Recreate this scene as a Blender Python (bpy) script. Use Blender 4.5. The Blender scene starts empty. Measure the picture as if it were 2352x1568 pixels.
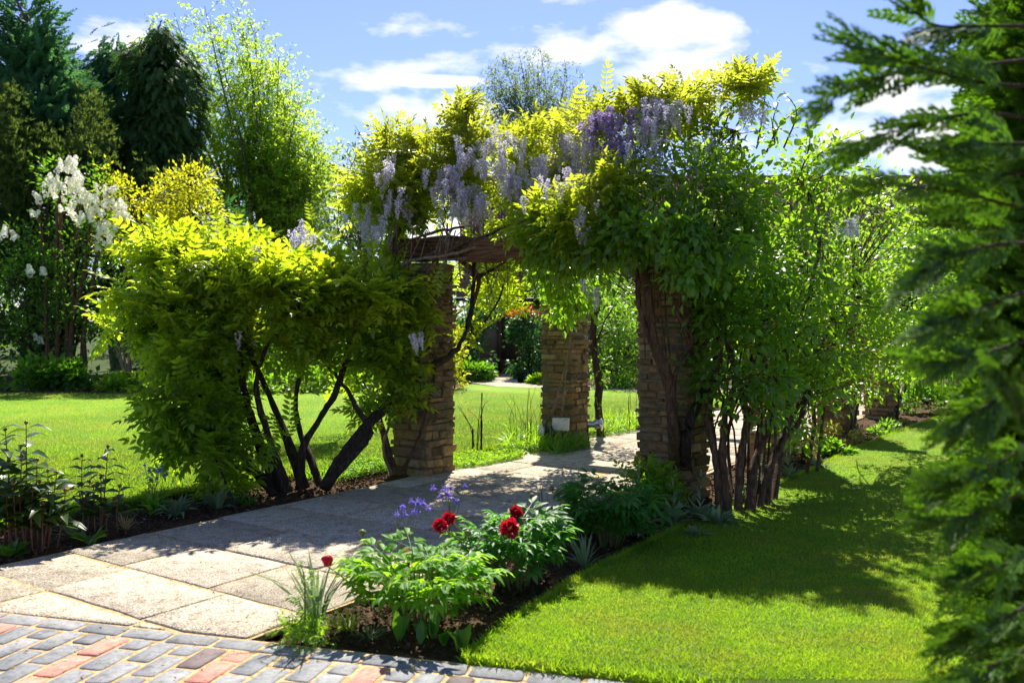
import bpy, math, random
import numpy as np
from mathutils import Vector, Matrix, noise
R = np.random.default_rng(11)
random.seed(7)
rad = math.radians
S = bpy.context.scene
COL = S.collection

# ------------------------------------------------------------------ camera
PITCH = math.atan(39/2054.0)
cam_d = bpy.data.cameras.new('camera')
cam = bpy.data.objects.new('camera', cam_d); COL.objects.link(cam)
cam.location = (0, 0, 1.5)
cam.rotation_euler = (rad(90)-PITCH, 0, 0)
cam_d.sensor_width = 36; cam_d.lens = 36*2054/2352.0
cam_d.clip_start = 0.05; cam_d.clip_end = 2000
cam_d.dof.use_dof = True; cam_d.dof.focus_distance = 8.0; cam_d.dof.aperture_fstop = 2.8
S.camera = cam
# ------------------------------------------------------------------ world, sun, exposure
SUN_EL = rad(50); SUN_AZ = rad(3)          # azimuth to the right of +Y
W = bpy.data.worlds.new('World'); S.world = W; W.use_nodes = True
nt = W.node_tree; nt.nodes.clear()
N = nt.nodes.new; Lk = nt.links.new
sky = N('ShaderNodeTexSky'); sky.sky_type = 'NISHITA'; sky.sun_disc = False
sky.sun_elevation = SUN_EL; sky.sun_rotation = SUN_AZ
sky.air_density = 1.0; sky.dust_density = 0.3; sky.ozone_density = 3.0; sky.altitude = 100
bg1 = N('ShaderNodeBackground'); bg1.inputs[1].default_value = 0.074
tint = N('ShaderNodeMix'); tint.data_type = 'RGBA'; tint.blend_type = 'MULTIPLY'; tint.inputs[0].default_value = 1.0
Lk(sky.outputs[0], tint.inputs[6]); tint.inputs[7].default_value = (.80, .78, 1.02, 1)      # clear spring air
Lk(tint.outputs[2], bg1.inputs[0])
bg2 = N('ShaderNodeBackground'); bg2.inputs[0].default_value = (1, .985, .97, 1); bg2.inputs[1].default_value = 0.55
tc = N('ShaderNodeTexCoord')
def wmath(op, a, b=None, clamp=False):
    n = N('ShaderNodeMath'); n.operation = op; n.use_clamp = clamp
    for i, v in enumerate((a, b)):
        if v is None: continue
        if isinstance(v, (int, float)): n.inputs[i].default_value = v
        else: Lk(v, n.inputs[i])
    return n.outputs[0]
def skydir(u, v):
    x = (u-1176)/2054; yy = (784-v)/2054
    d = Vector((x, math.cos(PITCH)+yy*math.sin(PITCH), -math.sin(PITCH)+yy*math.cos(PITCH)))
    return d.normalized()
mp = N('ShaderNodeMapping'); mp.inputs['Scale'].default_value = (1, 1, 2.4)
Lk(tc.outputs['Generated'], mp.inputs[0])
nz = N('ShaderNodeTexNoise'); nz.inputs['Scale'].default_value = 7.0; nz.inputs['Detail'].default_value = 9; nz.inputs['Roughness'].default_value = 0.55
Lk(mp.outputs[0], nz.inputs[0])
nz2 = N('ShaderNodeTexNoise'); nz2.inputs['Scale'].default_value = 2.2; nz2.inputs['Detail'].default_value = 4
Lk(mp.outputs[0], nz2.inputs[0])
# cumulus banks where they stand in the sky: (u, v, half width, half height)
banks = [(1440, 95, 250, 62), (1560, 160, 170, 70), (1660, 90, 90, 60), (930, 285, 150, 52), (1060, 265, 110, 40), (1010, 188, 110, 13),
         (2030, 330, 230, 80), (620, 180, 22, 26), (800, 420, 300, 70), (1780, 60, 60, 36), (1100, 350, 200, 60), (2300,260,300,120),
         (700, 520, 400, 60)]
tot = None
for (u, v, ru, rv) in banks:
    d = skydir(u, v)
    sv = N('ShaderNodeVectorMath'); sv.operation = 'SUBTRACT'; Lk(tc.outputs['Generated'], sv.inputs[0]); sv.inputs[1].default_value = d
    sc = N('ShaderNodeVectorMath'); sc.operation = 'MULTIPLY'; Lk(sv.outputs[0], sc.inputs[0])
    sc.inputs[1].default_value = (2054/ru, 2054/ru*.5, 2054/rv)
    ln = N('ShaderNodeVectorMath'); ln.operation = 'LENGTH'; Lk(sc.outputs[0], ln.inputs[0])
    m = wmath('MAXIMUM', wmath('SUBTRACT', 1.25, ln.outputs['Value']), 0.0)
    m = wmath('MINIMUM', m, 0.62)
    tot = m if tot is None else wmath('MAXIMUM', tot, m)
gen = wmath('MULTIPLY', wmath('SUBTRACT', nz2.outputs[0], 0.66), 2.0)      # scattered clouds in the rest of the sky
mask = wmath('ADD', tot, wmath('MULTIPLY', wmath('SUBTRACT', nz.outputs[0], 0.5), 3.4))
mask = wmath('MULTIPLY', wmath('SUBTRACT', wmath('MAXIMUM', mask, gen), 0.30), 2.3, True)
ms = N('ShaderNodeMixShader'); Lk(wmath('MULTIPLY', mask, 0.95), ms.inputs[0]); Lk(bg1.outputs[0], ms.inputs[1]); Lk(bg2.outputs[0], ms.inputs[2])
wo = N('ShaderNodeOutputWorld'); Lk(ms.outputs[0], wo.inputs[0])

sd = bpy.data.lights.new('sun', 'SUN'); sd.energy = 4.7; sd.angle = rad(0.53); sd.color = (1, .935, .82)
sun = bpy.data.objects.new('sun', sd); COL.objects.link(sun)
sv_ = Vector((math.sin(SUN_AZ)*math.cos(SUN_EL), math.cos(SUN_AZ)*math.cos(SUN_EL), math.sin(SUN_EL)))
sun.rotation_euler = sv_.to_track_quat('Z', 'Y').to_euler(); sun.location = (0, 20, 30)
S.view_settings.view_transform = 'Standard'; S.view_settings.look = 'None'
S.view_settings.exposure = 1.25; S.view_settings.gamma = 1; S.view_settings.use_curve_mapping = False
S.render.engine = 'CYCLES'
S.cycles.max_bounces = 12; S.cycles.transmission_bounces = 8; S.cycles.diffuse_bounces = 8; S.cycles.transparent_max_bounces = 6
S.cycles.caustics_reflective = False; S.cycles.caustics_refractive = False

# ------------------------------------------------------------------ helpers
def at(u, v, Y):                       # photo position (2352 wide) at distance Y -> world point
    x = (u-1176)/2054; yy = (784-v)/2054
    dy = math.cos(PITCH)+yy*math.sin(PITCH); dz = -math.sin(PITCH)+yy*math.cos(PITCH)
    return np.array((x/dy*Y, Y, 1.5+dz/dy*Y))
def gr(u, v):
    x = (u-1176)/2054; yy = (784-v)/2054
    dy = math.cos(PITCH)+yy*math.sin(PITCH); dz = -math.sin(PITCH)+yy*math.cos(PITCH)
    t = -1.5/dz
    return np.array((x*t, dy*t, 0.0))
TH = rad(34.2); AX = np.array((math.sin(TH), math.cos(TH))); CX = np.array((math.cos(TH), -math.sin(TH)))
def ac(a, c, z=0.0):                   # pergola frame: a along the path, c across it
    p = a*AX+c*CX; return np.array((p[0], p[1], z))
def nrm(v):
    return v/np.maximum(np.linalg.norm(v, axis=-1, keepdims=True), 1e-9)

def mesh_arrays(name, V, loops, totals, mat=None, smooth=False):
    me = bpy.data.meshes.new(name)
    V = np.asarray(V, np.float32); loops = np.asarray(loops, np.int32); totals = np.asarray(totals, np.int32)
    me.vertices.add(len(V)); me.vertices.foreach_set('co', V.ravel())
    me.loops.add(len(loops)); me.loops.foreach_set('vertex_index', loops)
    me.polygons.add(len(totals))
    st = np.zeros(len(totals), np.int32); st[1:] = np.cumsum(totals)[:-1]
    me.polygons.foreach_set('loop_start', st); me.polygons.foreach_set('loop_total', totals)
    if smooth: me.polygons.foreach_set('use_smooth', np.ones(len(totals), bool))
    me.update(calc_edges=True); me.validate()
    if mat: me.materials.append(mat)
    return me
def link(name, me, parent=None, loc=None, mat4=None):
    o = bpy.data.objects.new(name, me); COL.objects.link(o)
    if parent is not None: o.parent = parent
    if mat4 is not None: o.matrix_local = mat4
    elif loc is not None: o.location = loc
    return o
def thing(name, label, cat, loc=(0, 0, 0), group=None):
    o = bpy.data.objects.new(name, None); COL.objects.link(o); o.location = tuple(float(t) for t in loc)
    o.empty_display_size = 0.1
    o['label'] = label; o['category'] = cat
    if group: o['group'] = group
    return o
def tag(o, label, cat, group=None):
    o['label'] = label; o['category'] = cat
    if group: o['group'] = group
    return o
def struct(o): o['kind'] = 'structure'; return o
def stuff(o): o['kind'] = 'stuff'; return o
class MB:                              # mesh collector in world space
    def __init__(s): s.V = []; s.L = []; s.T = []; s.n = 0
    def add(s, V, F):
        V = np.asarray(V, float); s.V.append(V)
        for f in F: s.L.extend([i+s.n for i in f]); s.T.append(len(f))
        s.n += len(V)
    def raw(s, V, L, T):
        s.V.append(V); s.L.extend((np.asarray(L)+s.n).tolist()); s.T.extend(np.asarray(T).tolist()); s.n += len(V)
    def box(s, lo, hi):
        x0, y0, z0 = lo; x1, y1, z1 = hi
        V = [(x0,y0,z0),(x1,y0,z0),(x1,y1,z0),(x0,y1,z0),(x0,y0,z1),(x1,y0,z1),(x1,y1,z1),(x0,y1,z1)]
        s.add(V, [(0,3,2,1),(4,5,6,7),(0,1,5,4),(1,2,6,5),(2,3,7,6),(3,0,4,7)])
    def tube(s, pts, r, sides=7, sub=4, wob=0.0):
        P = spline(np.asarray(pts, float), sub)
        n = len(P)
        r = np.asarray(r, float)
        rr = np.interp(np.linspace(0, 1, n), np.linspace(0, 1, len(r)), r) if r.ndim else np.full(n, float(r))
        if wob: P = P+R.normal(0, wob, P.shape)*np.linspace(.2, 1, n)[:, None]
        T = nrm(np.gradient(P, axis=0)); up = np.array((.31, .17, .93)) if abs(T[0, 2]) < .9 else np.array((1., .1, 0))
        B = nrm(np.cross(T, up)); U = np.cross(B, T)
        th = np.linspace(0, 2*np.pi, sides, endpoint=False)
        k = 1+.2*np.sin(th[None, :]*2+np.linspace(0, R.uniform(2, 9), n)[:, None])+.10*np.sin(np.linspace(0, R.uniform(8, 22), n))[:, None]+R.normal(0, .07, (n, sides)) if sides > 5 else np.ones((n, sides))
        ring = P[:, None]+(rr[:, None]*k)[..., None]*(np.cos(th)[None, :, None]*B[:, None]+np.sin(th)[None, :, None]*U[:, None])
        V = ring.reshape(-1, 3)
        i = np.arange(n-1)[:, None]*sides; j = np.arange(sides)[None]; j2 = (j+1) % sides
        F = np.stack([i+j, i+j2, i+sides+j2, i+sides+j], -1).reshape(-1, 4)
        s.raw(V, F.ravel(), np.full(len(F), 4))
        s.raw(P[-1:]+T[-1:]*rr[-1], [], []) if False else None
        s.raw(ring[0], np.arange(sides)[::-1], [sides]); s.raw(ring[-1], np.arange(sides), [sides])
    def build(s, name, mat, parent=None, smooth=False):
        V = np.concatenate(s.V) if s.V else np.zeros((0, 3))
        if parent is not None: V = V-np.array(parent.matrix_basis.translation if parent.parent is None else (0, 0, 0))
        me = mesh_arrays(name, V, s.L, s.T, mat, smooth)
        return link(name, me, parent)
def spline(P, sub):
    if len(P) < 3 or sub < 2:
        if sub < 2: return P
        t = np.linspace(0, 1, sub*(len(P)-1)+1)
        return np.stack([np.interp(t*(len(P)-1), np.arange(len(P)), P[:, k]) for k in range(P.shape[1])], 1)
    Q = np.vstack([2*P[0]-P[1], P, 2*P[-1]-P[-2]]); out = []
    for i in range(1, len(Q)-2):
        for t in np.arange(sub)/sub:
            a, b, c, d = Q[i-1], Q[i], Q[i+1], Q[i+2]
            out.append(.5*((2*b)+(c-a)*t+(2*a-5*b+4*c-d)*t*t+(3*b-3*c+d-a)*t**3))
    out.append(Q[-2]); return np.array(out)
def inside(poly, p):
    poly = np.asarray(poly); x, y = p[:, 0], p[:, 1]; r = np.zeros(len(p), bool); j = len(poly)-1
    for i in range(len(poly)):
        xi, yi = poly[i][:2]; xj, yj = poly[j][:2]
        c = ((yi > y) != (yj > y)) & (x < (xj-xi)*(y-yi)/(yj-yi+1e-12)+xi); r ^= c; j = i
    return r

# ------------------------------------------------------------------ materials
def newmat(name):
    m = bpy.data.materials.new(name); m.use_nodes = True; m.node_tree.nodes.clear(); return m
class NT:
    def __init__(s, m): s.t = m.node_tree
    def n(s, typ, **k):
        o = s.t.nodes.new(typ)
        for a, b in k.items(): setattr(o, a, b)
        return o
    def l(s, a, b): s.t.links.new(a, b)
    def ramp(s, fac, stops):
        r = s.n('ShaderNodeValToRGB'); s.l(fac, r.inputs[0])
        while len(r.color_ramp.elements) < len(stops): r.color_ramp.elements.new(.5)
        for e, (p, c) in zip(r.color_ramp.elements, stops): e.position = p; e.color = (*c, 1)
        return r.outputs[0]
    def noise(s, scale, detail=4, rough=.55, vec=None, dist=0):
        o = s.n('ShaderNodeTexNoise'); o.inputs['Scale'].default_value = scale; o.inputs['Detail'].default_value = detail
        o.inputs['Roughness'].default_value = rough; o.inputs['Distortion'].default_value = dist
        if vec is not None: s.l(vec, o.inputs[0])
        return o.outputs[0]
    def mix(s, f, a, b, typ='MIX'):
        o = s.n('ShaderNodeMix', data_type='RGBA', blend_type=typ)
        for i, v in ((0, f), (6, a), (7, b)):
            if isinstance(v, (int, float)): o.inputs[i].default_value = v
            elif isinstance(v, tuple): o.inputs[i].default_value = (*v, 1)
            else: s.l(v, o.inputs[i])
        return o.outputs[2]
    def math(s, op, a, b=0.0):
        o = s.n('ShaderNodeMath', operation=op)
        for i, v in enumerate((a, b)):
            if isinstance(v, (int, float)): o.inputs[i].default_value = v
            else: s.l(v, o.inputs[i])
        return o.outputs[0]
def leafmat(name, dark, light, trans, tf=.45, rough=.42, spec=.35, clump=1.3):
    m = newmat(name); t = NT(m)
    g = t.n('ShaderNodeNewGeometry'); oi = t.n('ShaderNodeObjectInfo')
    rnd = t.math('FRACT', t.math('ADD', g.outputs['Random Per Island'], oi.outputs['Random']))
    c = t.mix(rnd, dark, light)
    nz = t.noise(clump, 2, .5, g.outputs['Position'])
    hs = t.n('ShaderNodeHueSaturation'); t.l(c, hs.inputs['Color']); t.l(t.math('ADD', t.math('MULTIPLY', nz, 1.1), .75), hs.inputs['Value'])
    p = t.n('ShaderNodeBsdfPrincipled'); p.inputs['Roughness'].default_value = rough; p.inputs['Specular IOR Level'].default_value = spec
    t.l(hs.outputs[0], p.inputs['Base Color'])
    tr = t.n('ShaderNodeBsdfTranslucent')
    trans = tuple(min(.9, x*1.22) for x in trans); tc_ = t.mix(rnd, tuple(x*.75 for x in trans), trans); hs2 = t.n('ShaderNodeHueSaturation'); t.l(tc_, hs2.inputs['Color']); t.l(t.math('ADD', t.math('MULTIPLY', nz, .6), .7), hs2.inputs['Value'])
    t.l(hs2.outputs[0], tr.inputs[0])
    mx = t.n('ShaderNodeMixShader'); mx.inputs[0].default_value = tf; t.l(p.outputs[0], mx.inputs[1]); t.l(tr.outputs[0], mx.inputs[2])
    o = t.n('ShaderNodeOutputMaterial'); t.l(mx.outputs[0], o.inputs[0]); return m
def surf(name, fn, rough=.9, spec=.2):
    m = newmat(name); t = NT(m); p = t.n('ShaderNodeBsdfPrincipled')
    p.inputs['Roughness'].default_value = rough; p.inputs['Specular IOR Level'].default_value = spec
    o = t.n('ShaderNodeOutputMaterial'); t.l(p.outputs[0], o.inputs[0])
    col, bump, bs, bd = fn(t)
    if isinstance(col, tuple): p.inputs['Base Color'].default_value = (*col, 1)
    else: t.l(col, p.inputs['Base Color'])
    if bump is not None:
        b = t.n('ShaderNodeBump'); b.inputs['Strength'].default_value = bs; b.inputs['Distance'].default_value = bd
        t.l(bump, b.inputs['Height']); t.l(b.outputs[0], p.inputs['Normal'])
    return m
def pos(t): return t.n('ShaderNodeNewGeometry').outputs['Position']
def f_slab(t):
    g = pos(t); ag = t.n('ShaderNodeTexVoronoi'); ag.inputs['Scale'].default_value = 85; t.l(g, ag.inputs[0])
    c = t.ramp(t.noise(95, 3, .9, g), [(.36, (.10, .085, .065)), (.44, (.36, .32, .255)), (.52, (.58, .52, .43)), (.66, (.84, .78, .67))])
    st = t.ramp(t.noise(9, 8, .75, g), [(.36, (.58, .55, .50)), (.5, (.90, .885, .86)), (.66, (1.05, 1.03, 1.0))])
    c = t.mix(1., c, st, 'MULTIPLY')
    li = t.ramp(t.noise(24, 5, .75, g, .8), [(.35, (.42, .40, .36)), (.45, (1, 1, 1))])
    c = t.mix(.85, c, li, 'MULTIPLY')
    oi = t.n('ShaderNodeObjectInfo').outputs['Random']
    c = t.mix(1., c, t.ramp(oi, [(0, (.70, .67, .61)), (.5, (.92, .90, .85)), (1, (1.08, 1.05, 1.0))]), 'MULTIPLY')
    return c, t.math('ADD', t.noise(60, 4, .8, g), t.math('MULTIPLY', ag.outputs[0], .6)), .8, .006
M_slab = surf('weathered exposed aggregate concrete', f_slab, .93)
def f_brick(dark, light):
    def f(t):
        g = pos(t); oi = t.n('ShaderNodeObjectInfo').outputs['Random']
        c = t.mix(oi, dark, light)
        c = t.mix(1., c, t.ramp(t.noise(45, 6, .7, g), [(.3, (.62, .62, .62)), (.5, (1, 1, 1)), (.75, (1.28, 1.26, 1.24))]), 'MULTIPLY')
        c = t.mix(.85, c, t.ramp(t.noise(12, 7, .75, g), [(.36, (.48, .46, .42)), (.5, (.95, .95, .95)), (.7, (1.25, 1.2, 1.12))]), 'MULTIPLY'); c = t.mix(t.ramp(t.noise(26, 5, .7, g), [(.62, (0, 0, 0)), (.72, (.35, .35, .35))]), c, (.40, .36, .29))
        return c, t.noise(70, 5, .7, g), .45, .003
    return f
M_brick_g = surf('blue grey clay paver', f_brick((.15, .16, .175), (.26, .265, .275)), .72, .3)
M_brick_r = surf('salmon red clay paver', f_brick((.50, .20, .15), (.62, .27, .205)), .8, .25)
M_brick_b = surf('brown purple clay paver', f_brick((.11, .085, .085), (.17, .13, .13)), .75, .25)
M_joint = surf('sandy mortar', lambda t: (t.ramp(t.noise(30, 6, .7, pos(t)), [(.35, (.22, .14, .06)), (.5, (.46, .32, .15)), (.7, (.60, .45, .25))]), t.noise(120, 4, .7, pos(t)), .6, .004), .95)
def f_soil(t):
    g = pos(t)
    return t.ramp(t.noise(28, 8, .8, g), [(.32, (.03, .018, .01)), (.5, (.105, .064, .034)), (.66, (.20, .135, .078)), (.8, (.32, .24, .15))]), t.noise(45, 7, .8, g), 1., .03
M_soil = surf('crumbly brown soil', f_soil, .98, .1)
M_ground = surf('far ground', lambda t: (t.ramp(t.noise(.6, 5, .6, pos(t)), [(.3, (.03, .045, .012)), (.7, (.06, .09, .02))]), None, 0, 0), .98, .1)
def f_lawn(t):
    g = pos(t)
    c = t.ramp(t.noise(1.1, 6, .62, g), [(.30, (.11, .24, .008)), (.48, (.15, .29, .010)), (.62, (.21, .30, .014)), (.78, (.28, .27, .025))])
    c = t.mix(.8, c, t.ramp(t.noise(60, 5, .8, g), [(.3, (.35, .42, .3)), (.5, (1., 1., 1.)), (.75, (1.6, 1.5, 1.4))]), 'MULTIPLY')
    return c, t.noise(110, 4, .8, g), 1., .02
M_lawn = surf('mown lawn', f_lawn, .85, .15)
M_stone_list = []
def f_stone(t):
    g = pos(t); oi = t.n('ShaderNodeObjectInfo').outputs['Random']
    c = t.ramp(oi, [(0, (.10, .075, .038)), (.25, (.29, .20, .085)), (.45, (.17, .13, .065)), (.62, (.36, .255, .105)), (.78, (.26, .14, .055)), (.9, (.15, .13, .09)), (1, (.42, .31, .15))])
    c = t.mix(1., c, t.ramp(t.noise(22, 8, .75, g), [(.3, (.45, .44, .4)), (.5, (1, 1, 1)), (.75, (1.5, 1.42, 1.3))]), 'MULTIPLY')
    c = t.mix(t.ramp(t.noise(6, 6, .7, g), [(.52, (0, 0, 0)), (.68, (.8, .8, .8))]), c, (.075, .085, .035))
    return c, t.noise(38, 7, .75, g), .8, .02
M_stone = surf('rubble sandstone', f_stone, .92)
M_mortar = surf('lime mortar', lambda t: (t.ramp(t.noise(16, 6, .7, pos(t)), [(.3, (.11, .08, .045)), (.6, (.30, .225, .13))]), t.noise(60, 5, .7, pos(t)), .8, .01), .95)
def f_oak(t):
    tcn = t.n('ShaderNodeTexCoord'); mpn = t.n('ShaderNodeMapping'); mpn.inputs['Scale'].default_value = (1.2, 16, 16); t.l(tcn.outputs['Object'], mpn.inputs[0])
    n = t.noise(3, 7, .65, mpn.outputs[0], .6)
    return t.ramp(n, [(.32, (.022, .012, .007)), (.46, (.12, .062, .032)), (.6, (.21, .115, .06)), (.8, (.30, .19, .11))]), n, 1., .03
M_oak = surf('weathered oak', f_oak, .85)
def f_bark(a, b, sc=14):
    def f(t):
        tcn = t.n('ShaderNodeTexCoord'); mpn = t.n('ShaderNodeMapping'); mpn.inputs['Scale'].default_value = (3, 3, .6); t.l(tcn.outputs['Object'], mpn.inputs[0])
        n = t.noise(sc, 7, .7, mpn.outputs[0], .8)
        return t.ramp(n, [(.34, tuple(x*.4 for x in a)), (.5, a), (.7, b)]), n, .9, .02
    return f
M_bark = surf('brown vine bark', f_bark((.10, .055, .03), (.22, .14, .085)), .9)
M_bark_dark = surf('dark shrub bark', f_bark((.045, .032, .022), (.12, .09, .06)), .92)
M_bark_pale = surf('pale vine bark', f_bark((.22, .16, .11), (.38, .30, .22)), .85)
M_bark_grey = surf('grey tree bark', f_bark((.13, .115, .095), (.27, .25, .21)), .9)
M_stem = leafmat('green stem', (.10, .12, .03), (.16, .16, .05), (.2, .25, .05), .2)
M_stem_red = leafmat('reddish stem', (.12, .05, .03), (.17, .08, .04), (.25, .1, .05), .15)
#  leaf families ------------------------------------------------ dark, light, transmitted
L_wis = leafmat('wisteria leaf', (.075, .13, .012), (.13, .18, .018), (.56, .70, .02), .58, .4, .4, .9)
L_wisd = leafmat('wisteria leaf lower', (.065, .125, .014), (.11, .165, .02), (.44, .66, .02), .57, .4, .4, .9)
L_wisy = leafmat('wisteria young leaf', (.11, .14, .015), (.17, .185, .02), (.54, .60, .035), .56, .4, .4)
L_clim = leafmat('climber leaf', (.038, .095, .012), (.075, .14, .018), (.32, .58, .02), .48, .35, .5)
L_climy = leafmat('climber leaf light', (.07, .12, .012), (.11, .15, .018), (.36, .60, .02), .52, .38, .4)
L_peony = leafmat('peony leaf', (.05, .16, .012), (.085, .20, .018), (.40, .72, .02), .5, .5, .2)
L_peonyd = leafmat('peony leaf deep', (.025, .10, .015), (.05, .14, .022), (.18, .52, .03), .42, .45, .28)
L_bronze = leafmat('bronze peony leaf', (.022, .055, .018), (.05, .085, .022), (.15, .26, .02), .38, .35, .45)
L_silver = leafmat('felted silver leaf', (.12, .17, .075), (.18, .24, .115), (.22, .34, .14), .3, .7, .15)
L_conif = leafmat('cypress blue green', (.04, .115, .06), (.07, .16, .08), (.14, .34, .09), .38, .6, .08, .5)
L_conifd = leafmat('cypress dark', (.035, .085, .03), (.075, .13, .038), (.14, .28, .05), .36, .6, .08, .5)
L_yew = leafmat('yew olive', (.04, .075, .018), (.075, .105, .024), (.17, .25, .035), .38, .6, .12, .5)
L_horn = leafmat('hornbeam leaf', (.07, .14, .014), (.11, .18, .02), (.52, .76, .04), .6, .4, .35, .4)
L_yel = leafmat('golden shrub leaf', (.11, .14, .012), (.17, .17, .015), (.66, .68, .02), .58, .4, .35, .5)
L_lilac = leafmat('lilac leaf', (.03, .095, .012), (.055, .13, .018), (.22, .50, .02), .45, .35, .4, .5)
L_dark = leafmat('evergreen leaf', (.02, .065, .018), (.04, .10, .025), (.09, .28, .04), .36, .3, .45, .5)
L_mid = leafmat('shrub leaf', (.035, .10, .012), (.07, .14, .02), (.28, .55, .02), .48, .38, .4, .6)
L_var = leafmat('variegated leaf', (.10, .11, .015), (.24, .20, .03), (.45, .42, .05), .4, .35, .4)
L_birch = leafmat('birch leaf', (.07, .12, .04), (.11, .16, .055), (.30, .44, .10), .5, .45, .3)
L_fore = leafmat('foreground cypress', (.018, .060, .006), (.042, .10, .010), (.17, .38, .012), .34, .5, .2, 3.)
L_cover = leafmat('ground cover leaf', (.06, .14, .015), (.10, .18, .02), (.42, .70, .02), .5, .4, .4)
L_grass = leafmat('grass blade', (.085, .185, .008), (.165, .245, .014), (.46, .70, .015), .52, .45, .3, 1.6)
def grass_patches(m):
    t = NT(m); nd = m.node_tree.nodes; p = [n for n in nd if n.type == 'BSDF_PRINCIPLED'][0]; tr = [n for n in nd if n.type == 'BSDF_TRANSLUCENT'][0]
    g = pos_(t); f = t.ramp(t.noise(1.3, 6, .65, g), [(.46, (0, 0, 0)), (.64, (.7, .7, .7))]); f2 = t.ramp(t.noise(5, 4, .6, g), [(.42, (0, 0, 0)), (.62, (.5, .5, .5))])
    for n, ca, cb in ((p, (.24, .20, .035), (.05, .13, .012)), (tr, (.52, .46, .05), (.22, .50, .02))):
        k = 'Base Color' if n is p else 'Color'; src = n.inputs[k].links[0].from_socket
        t.l(t.mix(f2, t.mix(f, src, ca), cb), n.inputs[k])
def pos_(t): return t.n('ShaderNodeNewGeometry').outputs['Position']
grass_patches(L_grass)
L_dry = leafmat('dry grass blade', (.34, .24, .10), (.42, .32, .15), (.4, .3, .12), .3)
L_red = leafmat('photinia tip', (.20, .07, .02), (.26, .14, .03), (.6, .22, .04), .45, .35, .4)
P_lil = leafmat('wisteria petal', (.42, .40, .50), (.80, .77, .79), (.50, .47, .58), .4, .6, .2, 2.)
P_pur = leafmat('wisteria petal purple', (.24, .18, .36), (.42, .35, .53), (.38, .28, .52), .4, .6, .2, 2.)
P_col = leafmat('columbine petal', (.10, .08, .38), (.20, .16, .52), (.2, .15, .6), .35, .5, .2)
P_red = leafmat('peony petal', (.22, .004, .012), (.42, .010, .025), (.6, .01, .03), .35, .45, .3)
P_white = leafmat('lilac floret', (.80, .76, .64), (.86, .83, .74), (.86, .82, .68), .5, .7, .1)
P_pink = leafmat('camellia petal', (.6, .03, .09), (.7, .06, .15), (.7, .1, .15), .3)

# ------------------------------------------------------------------ leaf templates  (V, loops, totals)
def tmpl(parts):
    V = []; L = []; T = []; n = 0
    for v, f in parts:
        V.append(np.asarray(v, float))
        for q in f: L += [i+n for i in q]; T.append(len(q))
        n += len(v)
    return np.concatenate(V), np.array(L), np.array(T)
def rhomb(o=(0, 0, 0), d=(1, 0, 0), L=1., w=.45, fold=.12, droop=.1, up=(0, 0, 1)):
    o = np.array(o, float); d = nrm(np.array(d, float)); up = np.array(up, float); b = nrm(np.cross(up, d)); n = np.cross(d, b)
    V = [o, o+d*L*.42+b*L*w/2+n*fold*L*w, o+d*L-n*droop*L, o+d*L*.42-b*L*w/2+n*fold*L*w]
    return V, [(0, 2, 1), (0, 3, 2)]
def ovate(o=(0, 0, 0), d=(1, 0, 0), L=1., w=.5, fold=.1, droop=.12, up=(0, 0, 1), wide=.36):
    o = np.array(o, float); d = nrm(np.array(d, float)); up = np.array(up, float); b = nrm(np.cross(up, d)); n = np.cross(d, b)
    def q(x, y, z): return o+d*L*x+b*L*y+n*L*z
    V = [q(0, 0, 0), q(.5, 0, .03), q(1, 0, -droop), q(wide*.5, w*.36, fold*w), q(wide+.12, w*.5, fold*w*1.2), q(.76, w*.3, fold*w*.6-droop*.35),
         q(wide*.5, -w*.36, fold*w), q(wide+.12, -w*.5, fold*w*1.2), q(.76, -w*.3, fold*w*.6-droop*.35)]
    return V, [(0, 1, 4, 3), (1, 2, 5, 4), (0, 6, 7, 1), (1, 7, 8, 2)]
def t_pinnate(k, fine=False, n=5, L=1., ll=.34, sp=1.0):
    rr = np.random.default_rng(k); parts = []; fn = ovate if fine else rhomb
    cv = rr.uniform(.15, .45)
    def rach(s): return np.array((s*L, 0, -cv*s*s*L))
    for i in range(n):
        s = .25+.68*i/(n-1)
        for sg in (-1, 1):
            d = np.array((.55, sg*1.0*sp, -.25+rr.normal(0, .15)))
            parts.append(fn(rach(s), d, ll*(1-.25*s)*rr.uniform(.85, 1.15), .42, .08, .15))
    parts.append(fn(rach(.95), (1, rr.normal(0, .1), -.6), ll, .42))
    a, b = rach(0), rach(1); m = rach(.5); w = .008
    parts.append(([a+(0, w, 0), m+(0, w, 0), b, m-(0, w, 0), a-(0, w, 0)], [(0, 1, 3, 4), (1, 2, 3)]))
    return tmpl(parts)
T_rh = [tmpl([rhomb(w=w, droop=dr)]) for w, dr in ((.5, .1), (.42, .25), (.6, 0.), (.5, .35))]
T_ov = [tmpl([ovate(w=w, droop=dr)]) for w, dr in ((.55, .1), (.5, .25), (.62, .05), (.55, .35))]
T_pin = [t_pinnate(k) for k in range(5)]
T_pinf = [t_pinnate(k+10, True) for k in range(5)]
def t_palm(k, n=5, fine=True, spread=1.9):
    rr = np.random.default_rng(k+50); parts = []
    for i in range(n):
        a = (i/(n-1)-.5)*spread+rr.normal(0, .08); parts.append(ovate((.28*math.cos(a*.3), 0, 0), (math.cos(a), math.sin(a), rr.normal(-.1, .15)), .72*(1-.22*abs(a)), .36, .1, rr.uniform(.1, .35)))
    parts.append(([(0, .01, 0), (.3, .008, .01), (.3, -.008, .01), (0, -.01, 0)], [(0, 1, 2, 3)]))
    return tmpl(parts)
T_tri = [t_palm(k, 3, spread=2.2) for k in range(3)]
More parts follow.
